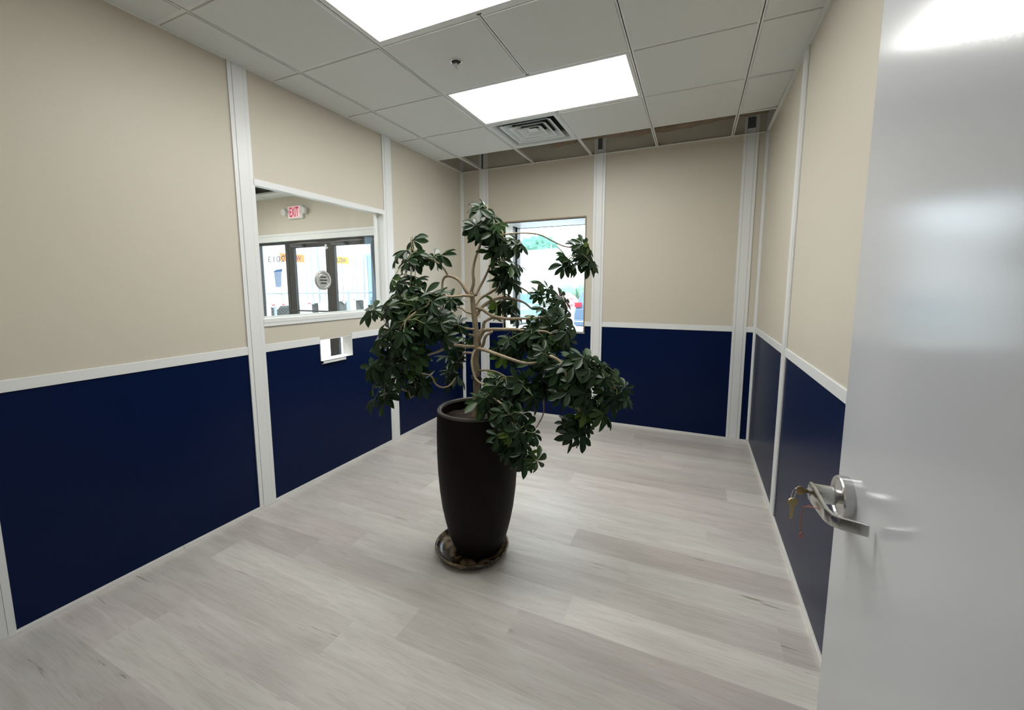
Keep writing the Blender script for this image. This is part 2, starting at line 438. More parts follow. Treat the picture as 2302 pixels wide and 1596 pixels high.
# baseboards
def baseboard(wall, name, runs):
    r = root(name, (W/2,-2,0), kind='structure')
    for a, b in runs:
        bm = BM(wb(wall,a,b,0,.011,0,.017), wb(wall,a,b,0,.006,.017,.022))
        add(bm, 'base_strip', M_BASE, r)
baseboard('left', 'baseboard_left', [(FRONT,-3.055),(-3.053,P1[0]),(P1[0]+.001,-.68),(-.679,0)])
baseboard('back', 'baseboard_back', [(0,1.2),(1.201,W)])
baseboard('right', 'baseboard_right', [(-2.33,0),(FRONT,-2.332)])

# ---------------------------------------------------------------- ceiling grid and tiles
S = .6096
XL = [.2651 + S*i for i in range(5)]
YL = [-(.5183 + S*k) for k in range(6)]
ceil = root('ceiling', (1.5,-2,H), kind='structure')
tw = .012
for x in XL:
    runs = [(FRONT,0)] if x != XL[2] else [(YL[1],0),(YL[3],YL[2]),(FRONT,YL[4])]     # the middle line stops at the lamps
    for a, b in runs:
        add(BM((x-tw,x+tw,a,b,H,H+.002),(x-.002,x+.002,a,b,H,H+.03)), 'main_tee', M_TEE, ceil)
XE = [0]+XL+[W]; YE = [0]+YL+[FRONT]
LIGHTS = {(2,2),(3,2),(2,4),(3,4)}
VENT = (2,1)
for j, y in enumerate(YL):
    for i in range(len(XE)-1):
        a = XE[i] + (tw if i else .002); b = XE[i+1] - (tw if i < 5 else .002)
        add(BM((a,b,y-tw,y+tw,H+.0004,H+.002),(a,b,y-.002,y+.002,H,H+.025)), 'cross_tee', M_TEE, ceil)
for nm, bx in (('wall_angle',((.0,.022,FRONT,0,H-.0006,H+.001),(0,.0015,FRONT,0,H,H+.022))), ('wall_angle',((W-.022,W,FRONT,0,H-.0006,H+.001),)), ('wall_angle',((.0,W,-.022,0,H-.0006,H+.001),)), ('wall_angle',((0,W,FRONT,FRONT+.022,H-.0006,H+.001),))):
    add(BM(*bx), nm, M_TEE, ceil)
for i in range(6):
    for j in range(1, 7):
        if (i, j) in LIGHTS or (i, j) == VENT: continue
        x0, x1, y1, y0 = XE[i], XE[i+1], YE[j], YE[j+1]
        e = .0130
        xa = x0 + (e if i else .024); xb = x1 - (e if i < 5 else .024); ya = y0 + (e if j < 6 else .024); yb = y1 - e
        if xb-xa < .02 or yb-ya < .02: continue
        cx, cy = (xa+xb)/2, (ya+yb)/2
        bm = BM((xa-cx,xb-cx,ya-cy,yb-cy,-.0055,.010), (xa-cx-.010,xb-cx+.010,ya-cy-.010,yb-cy+.010,.0025,.010))
        t = add(bm, 'ceiling_tile', M_TILE, ceil, loc=(cx, cy, H))
        if (i, j) == (5, 1):
            t.rotation_euler = (math.radians(1.1), math.radians(-1.2), 0); t.location.z += .004
add(BM((-.1,W+.1,FRONT-.1,.1,TOP,TOP+.05)), 'roof_deck', M_DECK, ceil)

# ---------------------------------------------------------------- ceiling lights
def ceiling_light(x0, x1, y0, y1, label, z=H, group='ceiling light panels'):
    r = root('ceiling_light', ((x0+x1)/2, (y0+y1)/2, z), label=label, category='light', group=group)
    f0, f1 = .0135, .033
    add(BM((x0+f0,x1-f0,y0+f0,y0+f1,z-.001,z+.012),(x0+f0,x1-f0,y1-f1,y1-f0,z-.001,z+.012),(x0+f0,x0+f1,y0+f1,y1-f1,z-.001,z+.012),(x1-f1,x1-f0,y0+f1,y1-f1,z-.001,z+.012)), 'frame', M_LAMPFRAME, r)
    add(BM((x0+f1,x1-f1,y0+f1,y1-f1,z+.001,z+.004)), 'diffuser', M_GLOW, r)
    add(BM((x0+.016,x1-.016,y0+.016,y1-.016,z+.012,z+.07)), 'housing', M_LAMPFRAME, r)
    return r
ceiling_light(XL[1], XL[3], YL[2], YL[1], 'bright rectangular ceiling light panel beside the square air vent')
ceiling_light(XL[1], XL[3], YL[4], YL[3], 'bright rectangular ceiling light panel cut off by the top edge of the photo')

# ---------------------------------------------------------------- air diffuser
vx0, vx1, vy0, vy1 = XL[1], XL[2], YL[1], YL[0]
vcx, vcy = (vx0+vx1)/2, (vy0+vy1)/2
vent = root('ceiling_vent', (vcx, vcy, H), label='white square four-way air vent with nested sloping louvres in the ceiling', category='vent')
def sq_ring(bm, prof, cx, cy, rc=.012, n=4):
    rings = []
    for h, z in prof:
        r = min(rc, h*.4); vs = []
        for qx, qy, a0 in ((1,1,0),(-1,1,90),(-1,-1,180),(1,-1,270)):
            for k in range(n+1):
                a = math.radians(a0 + 90*k/n)
                vs.append(bm.verts.new((cx + qx*(h-r) + r*math.cos(a), cy + qy*(h-r) + r*math.sin(a), z)))
        rings.append(vs)
    for a, b in zip(rings, rings[1:]):
        for i in range(len(a)): bm.faces.new((a[i],a[(i+1)%len(a)],b[(i+1)%len(a)],b[i]))
    return rings
bm = bmesh.new(); sq_ring(bm, [(.291,H+.008),(.291,H-.001),(.262,H-.001),(.250,H+.012),(.236,H+.06),(.238,H+.062),(.291,H+.008)], vcx, vcy, .004)
add(bm, 'frame', M_VENT, vent)
for h in (.205, .148, .092):
    bm = bmesh.new(); sq_ring(bm, [(h+.012,H+.004),(h,H+.006),(h-.052,H+.045),(h-.050,H+.047),(h+.002,H+.010),(h+.012,H+.004)], vcx, vcy, .016)
    add(bm, 'louvre', M_VENT, vent)
bm = bmesh.new(); rg = sq_ring(bm, [(.042,H+.016),(.03,H+.014)], vcx, vcy, .01); cap(bm, rg[-1])
add(bm, 'centre_plate', M_VENT, vent)
add(BM((vcx-.24,vcx+.24,vcy-.24,vcy+.24,H+.075,H+.15)), 'duct_box', M_DARK, vent)

# ---------------------------------------------------------------- sprinkler
sx, sy = 1.175, -2.052
sp = root('fire_sprinkler', (sx, sy, H), label='small chrome fire sprinkler head hanging from a ceiling tile', category='sprinkler')
zc = H-.0055
bm = bmesh.new(); lathe(bm, [(.036,zc),(.036,zc-.003),(.0335,zc-.006),(.029,zc-.005),(.026,zc-.0008)], 32, sx, sy)
add(bm, 'escutcheon', M_STEEL, sp, smooth=True)
bm = bmesh.new(); rg = lathe(bm, [(.0275,zc-.0012),(.0265,zc-.0012)], 32, sx, sy); cap(bm, rg[-1])
add(bm, 'recess', M_DARK, sp)
bm = bmesh.new(); lathe(bm, [(.0095,zc),(.0095,zc-.014),(.0,zc-.014)], 16, sx, sy); 
for a in (-1,1): tube(bm, [(sx+a*.008,sy,zc-.010),(sx+a*.011,sy,zc-.020),(sx+a*.003,sy,zc-.033)], .0018, n=6)
tube(bm, [(sx,sy,zc-.012),(sx,sy,zc-.033)], .0018, n=6)
add(bm, 'frame_arms', M_STEEL, sp)
bm = bmesh.new(); rg = lathe(bm, [(.003,zc-.032),(.0125,zc-.034),(.0125,zc-.0355),(.0,zc-.0365)], 20, sx, sy)
add(bm, 'deflector', M_STEEL, sp)

# ---------------------------------------------------------------- window_1: interior window to the lobby
w1 = root('window_1', (0,-1.92,1.2), kind='structure')
a, b = P1[1], P2[0]
z0, z1 = 1.172, 2.075
def frame_piece(bx, nm='window_frame', m=M_TRIM): return add(BM(*bx), nm, m, w1)
frame_piece([(-.006,.012,a,b,2.038,z1),(-.083,-.006,a,b,2.071,z1),(TH-.010,-.083,a,b,2.054,z1)])
frame_piece([(TH-.014,.010,a,b,z0,1.195),(TH-.008,.012,a,b,1.195,1.219)])
frame_piece([(TH-.0075,.0105,b-.020,b-.0004,1.220,2.0385)])
frame_piece([(TH-.008,.008,a,a+.006,1.219,2.038)])
frame_piece([(-.062,-.050,a+.006,b-.020,1.219,1.232),(-.062,-.050,a+.006,b-.020,2.058,2.071),(-.062,-.050,b-.034,b-.020,1.23,2.03),(-.062,-.050,a+.006,a+.016,1.23,2.03)], 'glazing_stop')
pane = add(BM((-.049,-.043,a+.008,b-.022,1.221,2.0705)), 'pane', M_GLASS, w1)
# round speak-through vent fixed in the pane
vy, vz = -1.982, 1.470
bm = bmesh.new()
def xlathe(bm, prof, n=40):
    rings = [[bm.verts.new((x, vy + r*math.cos(2*math.pi*i/n), vz + r*math.sin(2*math.pi*i/n))) for i in range(n)] for r, x in prof]
    for p_, q_ in zip(rings, rings[1:]):
        for i in range(n): bm.faces.new((p_[i],p_[(i+1)%n],q_[(i+1)%n],q_[i]))
    return rings
xlathe(bm, [(.072,-.044),(.072,-.036),(.066,-.031),(.054,-.031),(.050,-.036),(.050,-.044)])
M_VENTGREY = mat('speak_vent_grey_metal', (.50,.51,.49), .35, metal=.4)
sv = add(bm, 'speak_vent_ring', M_VENTGREY, w1, smooth=True)
bm = bmesh.new(); rg = xlathe(bm, [(.0505,-.043),(.0505,-.0375),(.044,-.035)]); cap(bm, rg[-1])
add(bm, 'speak_vent_disc', M_VENTGREY, sv)
M_VENTSLOT = mat('speak_vent_slot', (.05,.055,.05), .6)
for dz, hw in ((.022,.026),(.0,.033),(-.022,.026)):
    add(BM((-.0355,-.0335,vy-hw,vy+hw,vz+dz-.005,vz+dz+.005)), 'vent_slot', M_VENTSLOT, sv)
    add(BM((-.036,-.030,vy-hw,vy+hw,vz+dz+.005,vz+dz+.008)), 'vent_hood', M_VENTGREY, sv)

# ---------------------------------------------------------------- window_2: deep opening to the outdoors
w2 = root('window_2', (.98,0,1.5), kind='structure')
M_TAN = mat('tan_edge_trim', (.26,.20,.13), .5)
e = .013
add(BM((WX0-e,WX1+e,-.004,.0029,WZ1,WZ1+e)), 'edge_trim', M_TAN, w2)
add(BM((WX1,WX1+e,-.004,.0029,WZ0,WZ1)), 'edge_trim', M_TAN, w2)
add(BM((WX0-e,WX0,-.004,.0029,WZ0,WZ1)), 'edge_trim', M_TAN, w2)
add(BM((WX0-e,WX1+e,-.004,.0029,WZ0-e,WZ0)), 'edge_trim', mat('pale_sill_edge', (.45,.43,.38), .5), w2)
add(BM((WX0-.003,WX1+.003,.003,.475,WZ1+.0,WZ1+.03)), 'soffit', M_TRIM, w2)
add(BM((WX0-.003,WX1+.003,.003,.60,WZ0-.03,WZ0)), 'sill', M_TRIM, w2)
add(BM((WX0-.02,WX0,.003,.255,WZ0,WZ1)), 'reveal', M_BEIGE, w2)
add(BM((WX1,WX1+.02,.003,.50,WZ0,WZ1)), 'reveal', M_TRIM, w2)
add(BM((WX0-.09,WX0-.02,.255,.40,.0,2.6),(WX0-.09,WX0-.005,.40,.50,.0,2.6)), 'mullion', M_BRONZE, w2)
add(BM((WX0-.03,WX1+.1,.475,.50,WZ1-.004,WZ1+.12)), 'head_bar', M_BRONZE, w2)
add(BM((WX0-.02,WX1+.05,.447,.453,WZ0,WZ1)), 'pane', M_GLASS2, w2)
# outer shell of the building around that window
sh = root('wall_outer', (1.5,.5,0), kind='structure')
add(BM((WX1+.02,W+.3,.06,.55,-.5,3.3),(-.0,WX0-.09,.06,.55,-.5,3.3),(WX0-.09,WX1+.02,.06,.55,WZ1+.03,3.3),(WX0-.09,WX1+.02,.06,.55,-.5,WZ0-.03)), 'masonry', M_BUILD, sh)

# ---------------------------------------------------------------- outlet on the back wall post
ol = root('wall_outlet', (.287,-.012,.39), label='white electrical outlet plate on the wall post behind the plant', category='outlet')
add(BM((.254,.324,-.016,-.0095,.335,.450)), 'plate', M_PLATE, ol, bevel=.002)
for dz in (.41, .372):
    add(BM((.273,.305,-.0175,-.0155,dz-.013,dz+.013)), 'receptacle', mat('outlet_face', (.6,.61,.6), .4), ol)

# ---------------------------------------------------------------- door_1: the open door on the right
DXF, DY0 = 2.80, -3.062
door = add(BM((DXF,DXF+.044,-4.127,DY0,.012,DH-.02)), 'door_1', M_DOOR, kind='structure', bevel=.0015, segs=1)
ky, kz = -3.130, .954
bm = bmesh.new()
def dl(bm, prof, n=48):   # turned about the spindle, x towards the room
    rings = [[bm.verts.new((DXF-x, ky + r*math.cos(2*math.pi*i/n), kz + r*math.sin(2*math.pi*i/n))) for i in range(n)] for r, x in prof]
    for p_, q_ in zip(rings, rings[1:]):
        for i in range(n): bm.faces.new((p_[i],p_[(i+1)%n],q_[(i+1)%n],q_[i]))
    return rings
rg = dl(bm, [(.0465,0),(.0465,.018),(.0445,.0205),(.040,.0205),(.037,.017),(.020,.015),(.0,.015)])
ros = add(bm, 'rosette', M_STEEL, door); smooth_by_angle(ros, 35)
bm = bmesh.new()
rg = dl(bm, [(.0150,.012),(.0150,.024),(.0195,.025),(.0200,.030),(.0200,.066),(.0185,.0705)]); cap(bm, rg[-1])
hub = add(bm, 'hub', M_STEEL, door); smooth_by_angle(hub, 40)
# lever: along the door towards the hinge, then a return towards the door face
bm = bmesh.new()
path = [(.062,.012),(.062,-.02),(.062,-.07),(.0615,-.100),(.056,-.118),(.044,-.127),(.026,-.132),(.004,-.138)]
half = [.020,.019,.0155,.0135,.0125,.012,.012,.012]
prev = None
for i, (x, y) in enumerate(path):
    a = path[max(0,i-1)]; b = path[min(len(path)-1,i+1)]
    t = Vector((b[0]-a[0], b[1]-a[1])).normalized(); nrm = Vector((-t.y, t.x))
    th = .0045
    ring = []
    for sx_, sz_ in ((1,1),(1,-1),(-1,-1),(-1,1)):
        ring.append(bm.verts.new((DXF-(x+.0045+nrm.x*th*sx_), ky+y+nrm.y*th*sx_, kz+half[i]*sz_)))
    if prev:
        for k in range(4): bm.faces.new((prev[k],prev[(k+1)%4],ring[(k+1)%4],ring[k]))
    else: bm.faces.new(ring)
    prev = ring
bm.faces.new(prev)
lev = add(bm, 'lever', M_STEEL, door, bevel=.0018, segs=2); smooth_by_angle(lev, 35)
bm = bmesh.new(); rg = dl(bm, [(.0085,.070),(.0085,.0735),(.007,.0745)], 24); cap(bm, rg[-1])
add(bm, 'lock_cylinder', M_STEEL, door)
add(BM((2.810,2.834,DY0-.0005,DY0+.0016,kz-.028,kz+.028)), 'latch_plate', M_STEEL, door)
for hz in (.25, 1.05, 1.88):
    bm = bmesh.new(); cyl(bm, (DXF+.047,-4.118,hz-.05), (DXF+.047,-4.118,hz+.05), .007, 12); add(bm, 'hinge', M_STEEL, door)

# keys in the lock
kx = DXF-.0745
keys = root('key_bunch', (kx, ky, kz), label='brass keys on a wire ring with a red string hanging from the door lever lock', category='keys')
def key_mesh(bow_r, blade_l, th=.0012):
    bm = bmesh.new(); n = 14; out = []
    for i in range(n+1):
        a = math.radians(-150 + 300*i/n) 
        out.append((bow_r*math.sin(a)*1.0, bow_r*math.cos(a)*.8))
    pts = [(x, z) for x, z in out] + [(.0042,-bow_r*.8-.003),(.0042,-bow_r-blade_l*.35),(.0030,-bow_r-blade_l*.45),(.0040,-bow_r-blade_l*.58),(.0026,-bow_r-blade_l*.7),(.0036,-bow_r-blade_l*.86),(.0,-bow_r-blade_l),(-.0040,-bow_r-blade_l*.92),(-.0042,-bow_r*.8-.003)]
    pts = [(-x, z) for x, z in pts]
    f = [bm.verts.new((x, -th, z)) for x, z in pts]; g = [bm.verts.new((x, th, z)) for x, z in pts]
    bm.faces.new(f); bm.faces.new(g[::-1])
    for i in range(len(pts)): bm.faces.new((f[i],f[(i+1)%len(pts)],g[(i+1)%len(pts)],g[i]))
    return bm
k1 = add(key_mesh(.0105,.024), 'key', M_BRASS, keys, loc=(kx-.014, ky, kz)); k1.rotation_euler = (0, math.radians(-90), math.radians(8))
k2 = add(key_mesh(.0125,.030), 'key', M_BRASS, keys, loc=(kx-.024, ky+.008, kz-.033)); k2.rotation_euler = (0, math.radians(4), math.radians(28))
bm = bmesh.new()
rc = Vector((kx-.025, ky+.002, kz-.010))
tube(bm, [rc + Vector((.004*math.sin(a), .011*math.cos(a)*.6, .0125*math.sin(a+.3))) for a in [2*math.pi*i/20 for i in range(21)]], .0009, n=6, caps=False)
add(bm, 'ring', M_STEEL, keys)
bm = bmesh.new()
tube(bm, catmull([(kx+.003,ky-.072,kz-.004),(kx-.004,ky-.05,kz-.012),(kx-.008,ky-.028,kz-.024),(kx-.009,ky-.016,kz-.030),(kx-.010,ky-.012,kz-.044),(kx-.010,ky-.010,kz-.066),(kx-.008,ky-.010,kz-.094)], 5), .0009, n=6)
tube(bm, catmull([(kx-.008,ky-.028,kz-.024),(kx-.004,ky-.03,kz-.018),(kx-.002,ky-.036,kz-.020)], 5), .0008, n=6)
add(bm, 'string', M_COPPER, keys, smooth=True)
bm = bmesh.new()
tube(bm, [Vector((kx-.007, ky-.010, kz-.102)) + Vector((.0042*math.cos(a), .002*math.cos(a), .0062*math.sin(a))) for a in [2*math.pi*i/16 for i in range(17)]], .0013, n=6, caps=False)
add(bm, 'bead', M_COPPER, keys, smooth=True)

# the door stands a touch past square
piv = Matrix.Translation((DXF, DY0, 0))
swing = piv @ Matrix.Rotation(math.radians(1.5), 4, 'Z') @ piv.inverted()
for o in (door, keys): o.matrix_world = swing @ Matrix.Translation(o.location)

BRANCHES=[
 ('trunk',[(1.458,-2.390,0.731),(1.465,-2.387,0.812),(1.467,-2.386,0.930),(1.466,-2.387,1.055),(1.469,-2.385,1.151),(1.463,-2.388,1.236),(1.457,-2.391,1.310),(1.452,-2.393,1.357),(1.448,-2.395,1.394)],0.0215,0.0120),
 ('branch',[(1.443,-2.398,1.376),(1.423,-2.407,1.401),(1.399,-2.407,1.436),(1.368,-2.410,1.462),(1.325,-2.419,1.474),(1.303,-2.429,1.455),(1.297,-2.432,1.403)],0.0110,0.0050),
 ('branch',[(1.325,-2.419,1.474),(1.317,-2.422,1.495),(1.298,-2.442,1.528),(1.268,-2.478,1.555),(1.232,-2.528,1.574),(1.204,-2.541,1.602),(1.197,-2.544,1.660)],0.0060,0.0030),
 ('branch',[(1.446,-2.396,1.389),(1.468,-2.408,1.440),(1.465,-2.409,1.490),(1.476,-2.404,1.553),(1.513,-2.409,1.636),(1.538,-2.409,1.722),(1.547,-2.405,1.799)],0.0090,0.0030),
 ('branch',[(1.466,-2.387,1.375),(1.470,-2.363,1.403),(1.491,-2.331,1.464),(1.521,-2.306,1.543),(1.560,-2.277,1.636),(1.564,-2.264,1.702)],0.0080,0.0040),
 ('branch',[(1.461,-2.389,1.310),(1.459,-2.335,1.353),(1.489,-2.266,1.388),(1.534,-2.201,1.425),(1.571,-2.162,1.431),(1.627,-2.114,1.399),(1.668,-2.095,1.361)],0.0090,0.0040),
 ('branch',[(1.469,-2.385,1.273),(1.494,-2.341,1.328),(1.542,-2.286,1.357),(1.586,-2.221,1.357),(1.641,-2.174,1.335),(1.681,-2.156,1.301)],0.0090,0.0050),
 ('branch',[(1.462,-2.389,1.315),(1.499,-2.371,1.303),(1.551,-2.370,1.274),(1.630,-2.366,1.261),(1.716,-2.360,1.264),(1.798,-2.322,1.267)],0.0090,0.0060),
 ('branch',[(1.472,-2.384,1.132),(1.508,-2.390,1.191),(1.547,-2.405,1.207),(1.626,-2.401,1.211),(1.699,-2.389,1.211),(1.764,-2.359,1.199)],0.0120,0.0060),
 ('branch',[(1.469,-2.386,1.098),(1.507,-2.390,1.123),(1.534,-2.410,1.173),(1.576,-2.413,1.200)],0.0100,0.0060),
 ('branch',[(1.469,-2.386,1.179),(1.489,-2.354,1.203),(1.494,-2.341,1.238),(1.524,-2.294,1.257),(1.541,-2.242,1.236)],0.0100,0.0060),
 ('branch',[(1.463,-2.388,1.203),(1.452,-2.459,1.214),(1.444,-2.507,1.228),(1.413,-2.565,1.248)],0.0070,0.0040),
 ('branch',[(1.462,-2.388,1.171),(1.455,-2.447,1.185),(1.447,-2.495,1.200),(1.434,-2.567,1.223)],0.0060,0.0040),
 ('branch',[(1.462,-2.389,1.113),(1.453,-2.481,1.128),(1.425,-2.538,1.138),(1.382,-2.602,1.115),(1.346,-2.640,1.100)],0.0090,0.0050),
 ('branch',[(1.458,-2.390,1.079),(1.390,-2.356,1.072),(1.350,-2.330,1.048),(1.318,-2.312,1.007),(1.289,-2.314,0.975)],0.0070,0.0040),
 ('branch',[(1.472,-2.384,1.103),(1.543,-2.439,1.109),(1.623,-2.480,1.102),(1.707,-2.496,1.085),(1.785,-2.482,1.067),(1.847,-2.431,1.072)],0.0100,0.0060),
 ('branch',[(1.470,-2.385,1.098),(1.474,-2.427,1.090),(1.480,-2.457,1.040),(1.510,-2.477,0.972),(1.562,-2.497,0.949),(1.603,-2.511,0.938),(1.628,-2.532,0.906)],0.0070,0.0040),
 ('branch',[(1.467,-2.387,0.983),(1.533,-2.422,1.003),(1.610,-2.453,1.008),(1.679,-2.487,0.996)],0.0060,0.0040),
 ('branch',[(1.831,-2.439,1.111),(1.906,-2.448,1.096),(1.946,-2.452,1.066),(1.975,-2.460,1.002),(1.991,-2.453,0.935),(2.008,-2.434,0.876),(2.025,-2.415,0.850)],0.0075,0.0060),
 ('branch',[(1.552,-2.281,1.681),(1.611,-2.254,1.688),(1.680,-2.222,1.690),(1.740,-2.183,1.681),(1.797,-2.146,1.649),(1.845,-2.124,1.626),(1.893,-2.102,1.614),(1.919,-2.090,1.581)],0.0045,0.0035),
 ('branch',[(1.244,-2.577,0.996),(1.270,-2.565,0.987),(1.295,-2.542,0.975),(1.310,-2.525,0.933),(1.333,-2.503,0.913),(1.357,-2.470,0.918),(1.367,-2.432,0.949)],0.0050,0.0040),
 ('branch',[(1.175,-2.631,0.919),(1.208,-2.616,0.903),(1.218,-2.611,0.875),(1.237,-2.602,0.898),(1.242,-2.600,0.945)],0.0050,0.0040),
 ('branch',[(1.807,-2.340,0.915),(1.817,-2.335,0.831),(1.812,-2.338,0.779),(1.790,-2.370,0.725)],0.0040,0.0030),
 ('branch',[(1.458,-2.391,1.370),(1.456,-2.479,1.377),(1.418,-2.519,1.372),(1.386,-2.567,1.370),(1.342,-2.609,1.336)],0.0080,0.0040),
 ('branch',[(1.457,-2.391,1.282),(1.393,-2.354,1.288),(1.361,-2.347,1.306),(1.320,-2.344,1.315),(1.265,-2.347,1.334)],0.0060,0.0040),
 ('branch',[(1.342,-2.609,1.336),(1.304,-2.660,1.304),(1.261,-2.701,1.254),(1.228,-2.717,1.177),(1.189,-2.713,1.088),(1.148,-2.710,0.968)],0.0050,0.0030),
 ('branch',[(1.764,-2.359,1.203),(1.836,-2.349,1.201),(1.895,-2.332,1.157),(1.923,-2.330,1.105)],0.0060,0.0040),
 ('branch',[(2.025,-2.415,0.850),(2.016,-2.409,0.805),(1.998,-2.406,0.766)],0.0060,0.0030),
 ('branch',[(1.946,-2.452,1.070),(2.018,-2.419,1.074),(2.086,-2.387,1.040),(2.137,-2.342,0.984),(2.181,-2.300,0.918)],0.0060,0.0030),
 ('branch',[(1.628,-2.532,0.906),(1.701,-2.565,0.879),(1.739,-2.569,0.824),(1.777,-2.574,0.754),(1.796,-2.565,0.668)],0.0050,0.0030),
]
CLUSTERS=[
 (1.546,-2.405,1.709,0.076,0.049,0.060,9),
 (1.585,-2.332,1.612,0.087,0.060,0.080,8),
 (1.577,-2.292,1.528,0.089,0.042,0.080,7),
 (1.645,-2.238,1.636,0.024,0.028,0.020,2),
 (1.527,-2.414,1.799,0.040,0.019,0.020,2),
 (1.484,-2.412,1.690,0.031,0.049,0.040,3),
 (1.197,-2.533,1.563,0.064,0.046,0.070,7),
 (1.195,-2.544,1.660,0.023,0.016,0.020,1),
 (1.290,-2.446,1.588,0.032,0.019,0.030,2),
 (1.126,-2.565,1.558,0.018,0.027,0.030,1),
 (1.179,-2.574,1.450,0.068,0.041,0.080,6),
 (1.261,-2.613,1.353,0.175,0.053,0.100,17),
 (1.279,-2.671,1.252,0.197,0.068,0.100,21),
 (1.193,-2.689,1.155,0.139,0.070,0.120,15),
 (1.160,-2.682,1.036,0.119,0.062,0.100,10),
 (1.104,-2.708,0.918,0.062,0.045,0.060,5),
 (1.234,-2.582,0.945,0.064,0.041,0.050,5),
 (1.430,-2.623,1.245,0.072,0.059,0.060,7),
 (1.375,-2.451,1.326,0.042,0.046,0.060,3),
 (1.240,-2.656,1.065,0.097,0.044,0.080,6),
 (1.075,-2.699,1.292,0.035,0.035,0.050,2),
 (1.296,-2.333,1.045,0.050,0.050,0.040,3),
 (1.290,-2.336,0.933,0.045,0.040,0.040,3),
 (1.342,-2.290,1.133,0.040,0.030,0.040,2),
 (1.577,-2.225,1.460,0.082,0.044,0.080,6),
 (1.569,-2.207,1.313,0.089,0.049,0.080,7),
 (1.741,-2.106,1.386,0.064,0.050,0.060,5),
 (1.825,-2.111,1.323,0.039,0.049,0.050,3),
 (1.824,-2.288,1.258,0.109,0.050,0.080,9),
 (1.756,-2.363,1.190,0.143,0.063,0.080,12),
 (1.894,-2.299,1.176,0.063,0.063,0.080,7),
 (1.643,-2.327,1.115,0.103,0.056,0.080,8),
 (1.831,-2.439,1.098,0.077,0.043,0.060,7),
 (2.003,-2.426,1.065,0.091,0.046,0.080,9),
 (2.094,-2.384,1.031,0.075,0.050,0.080,8),
 (2.144,-2.328,0.938,0.064,0.055,0.080,7),
 (2.015,-2.464,0.957,0.074,0.057,0.050,8),
 (2.078,-2.369,0.854,0.068,0.051,0.070,6),
 (1.998,-2.406,0.766,0.060,0.043,0.070,7),
 (1.858,-2.382,0.984,0.066,0.062,0.080,6),
 (2.201,-2.290,0.900,0.021,0.013,0.030,1),
 (1.931,-2.415,1.023,0.034,0.051,0.060,3),
 (1.699,-2.500,0.958,0.073,0.060,0.060,8),
 (1.605,-2.543,0.888,0.052,0.043,0.040,5),
 (1.793,-2.456,0.932,0.065,0.052,0.060,6),
 (1.743,-2.557,0.847,0.059,0.042,0.030,6),
 (1.721,-2.600,0.758,0.035,0.037,0.030,4),
 (1.807,-2.549,0.776,0.050,0.042,0.040,5),
 (1.789,-2.568,0.676,0.054,0.050,0.040,6),
 (1.830,-2.549,0.641,0.038,0.029,0.030,3),
 (1.927,-2.086,1.623,0.057,0.029,0.050,4),
 (1.885,-2.106,1.548,0.062,0.038,0.060,6),
 (1.963,-2.070,1.557,0.038,0.033,0.040,4),
]

# ---------------------------------------------------------------- the potted plant
PX, PY = 1.468, -2.386
plant = root('potted_umbrella_tree', (PX, PY, .022), label='tall leafy umbrella tree in a dark brown barrel pot on the floor', category='plant')
bm = bmesh.new()
prof = [(.0,.022),(.110,.022),(.122,.026),(.138,.060),(.158,.120),(.175,.190),(.190,.270),(.201,.360),(.208,.460),(.211,.560),(.2105,.660),(.208,.745),(.2062,.783)]
lathe(bm, prof, 64, PX, PY)
pot = add(bm, 'pot', M_POT, plant, smooth=True)
bm = bmesh.new()
lathe(bm, [(.2062,.783),(.2055,.790),(.203,.795),(.198,.797),(.191,.796),(.187,.792),(.185,.782)], 64, PX, PY)
add(bm, 'rim', M_RIM, pot, smooth=True)
bm = bmesh.new(); lathe(bm, [(.185,.782),(.184,.70),(.183,.64)], 64, PX, PY)
add(bm, 'inner_wall', M_POT, pot, smooth=True)
bm = bmesh.new()
rings = []
for k in range(13):
    r = .1845*k/12
    rings.append((r, .738))
n = 48; RR = []
for r, z in rings[1:]:
    RR.append([bm.verts.new((PX+r*math.cos(2*math.pi*i/n), PY+r*math.sin(2*math.pi*i/n), z + .006*noise.noise(Vector((r*math.cos(2*math.pi*i/n)*30, r*math.sin(2*math.pi*i/n)*30, 1))))) for i in range(n)])
c0 = bm.verts.new((PX, PY, .740))
for i in range(n): bm.faces.new((c0, RR[0][i], RR[0][(i+1)%n]))
for p_, q_ in zip(RR, RR[1:]):
    for i in range(n): bm.faces.new((p_[i],q_[i],q_[(i+1)%n],p_[(i+1)%n]))
add(bm, 'soil', M_SOIL, plant, smooth=True)

twigs = []          # (polyline points, radius) for stalks
nodes = []
for nm, pts, r0, r1 in BRANCHES:
    sm = catmull(pts, 5)
    bm = bmesh.new(); tube(bm, sm, r0, r1, 10 if nm == 'trunk' else 7, True, .06)
    add(bm, nm, M_BARK, plant, smooth=True)
    if nm != 'trunk': nodes += [(p, i/len(sm)) for i, p in enumerate(sm)]
    else: nodes += [(p, .2) for p in sm[-8:]]
# black tie round the trunk
tp = Vector((1.4655,-2.3865,.945))
bm = bmesh.new()
for dz in (0, .012):
    tube(bm, [tp + Vector((.0235*math.cos(a), .0235*math.sin(a), dz + .004*math.sin(2*a+dz*90))) for a in [2*math.pi*i/18 for i in range(19)]], .0028, n=6, caps=False)
tube(bm, [tp + Vector((.022,-.012,.006)), tp + Vector((.034,-.014,.012)), tp + Vector((.038,-.008,.002))], .003, n=6)
add(bm, 'tie', M_BLACK, plant, label='black tie wound round the trunk')

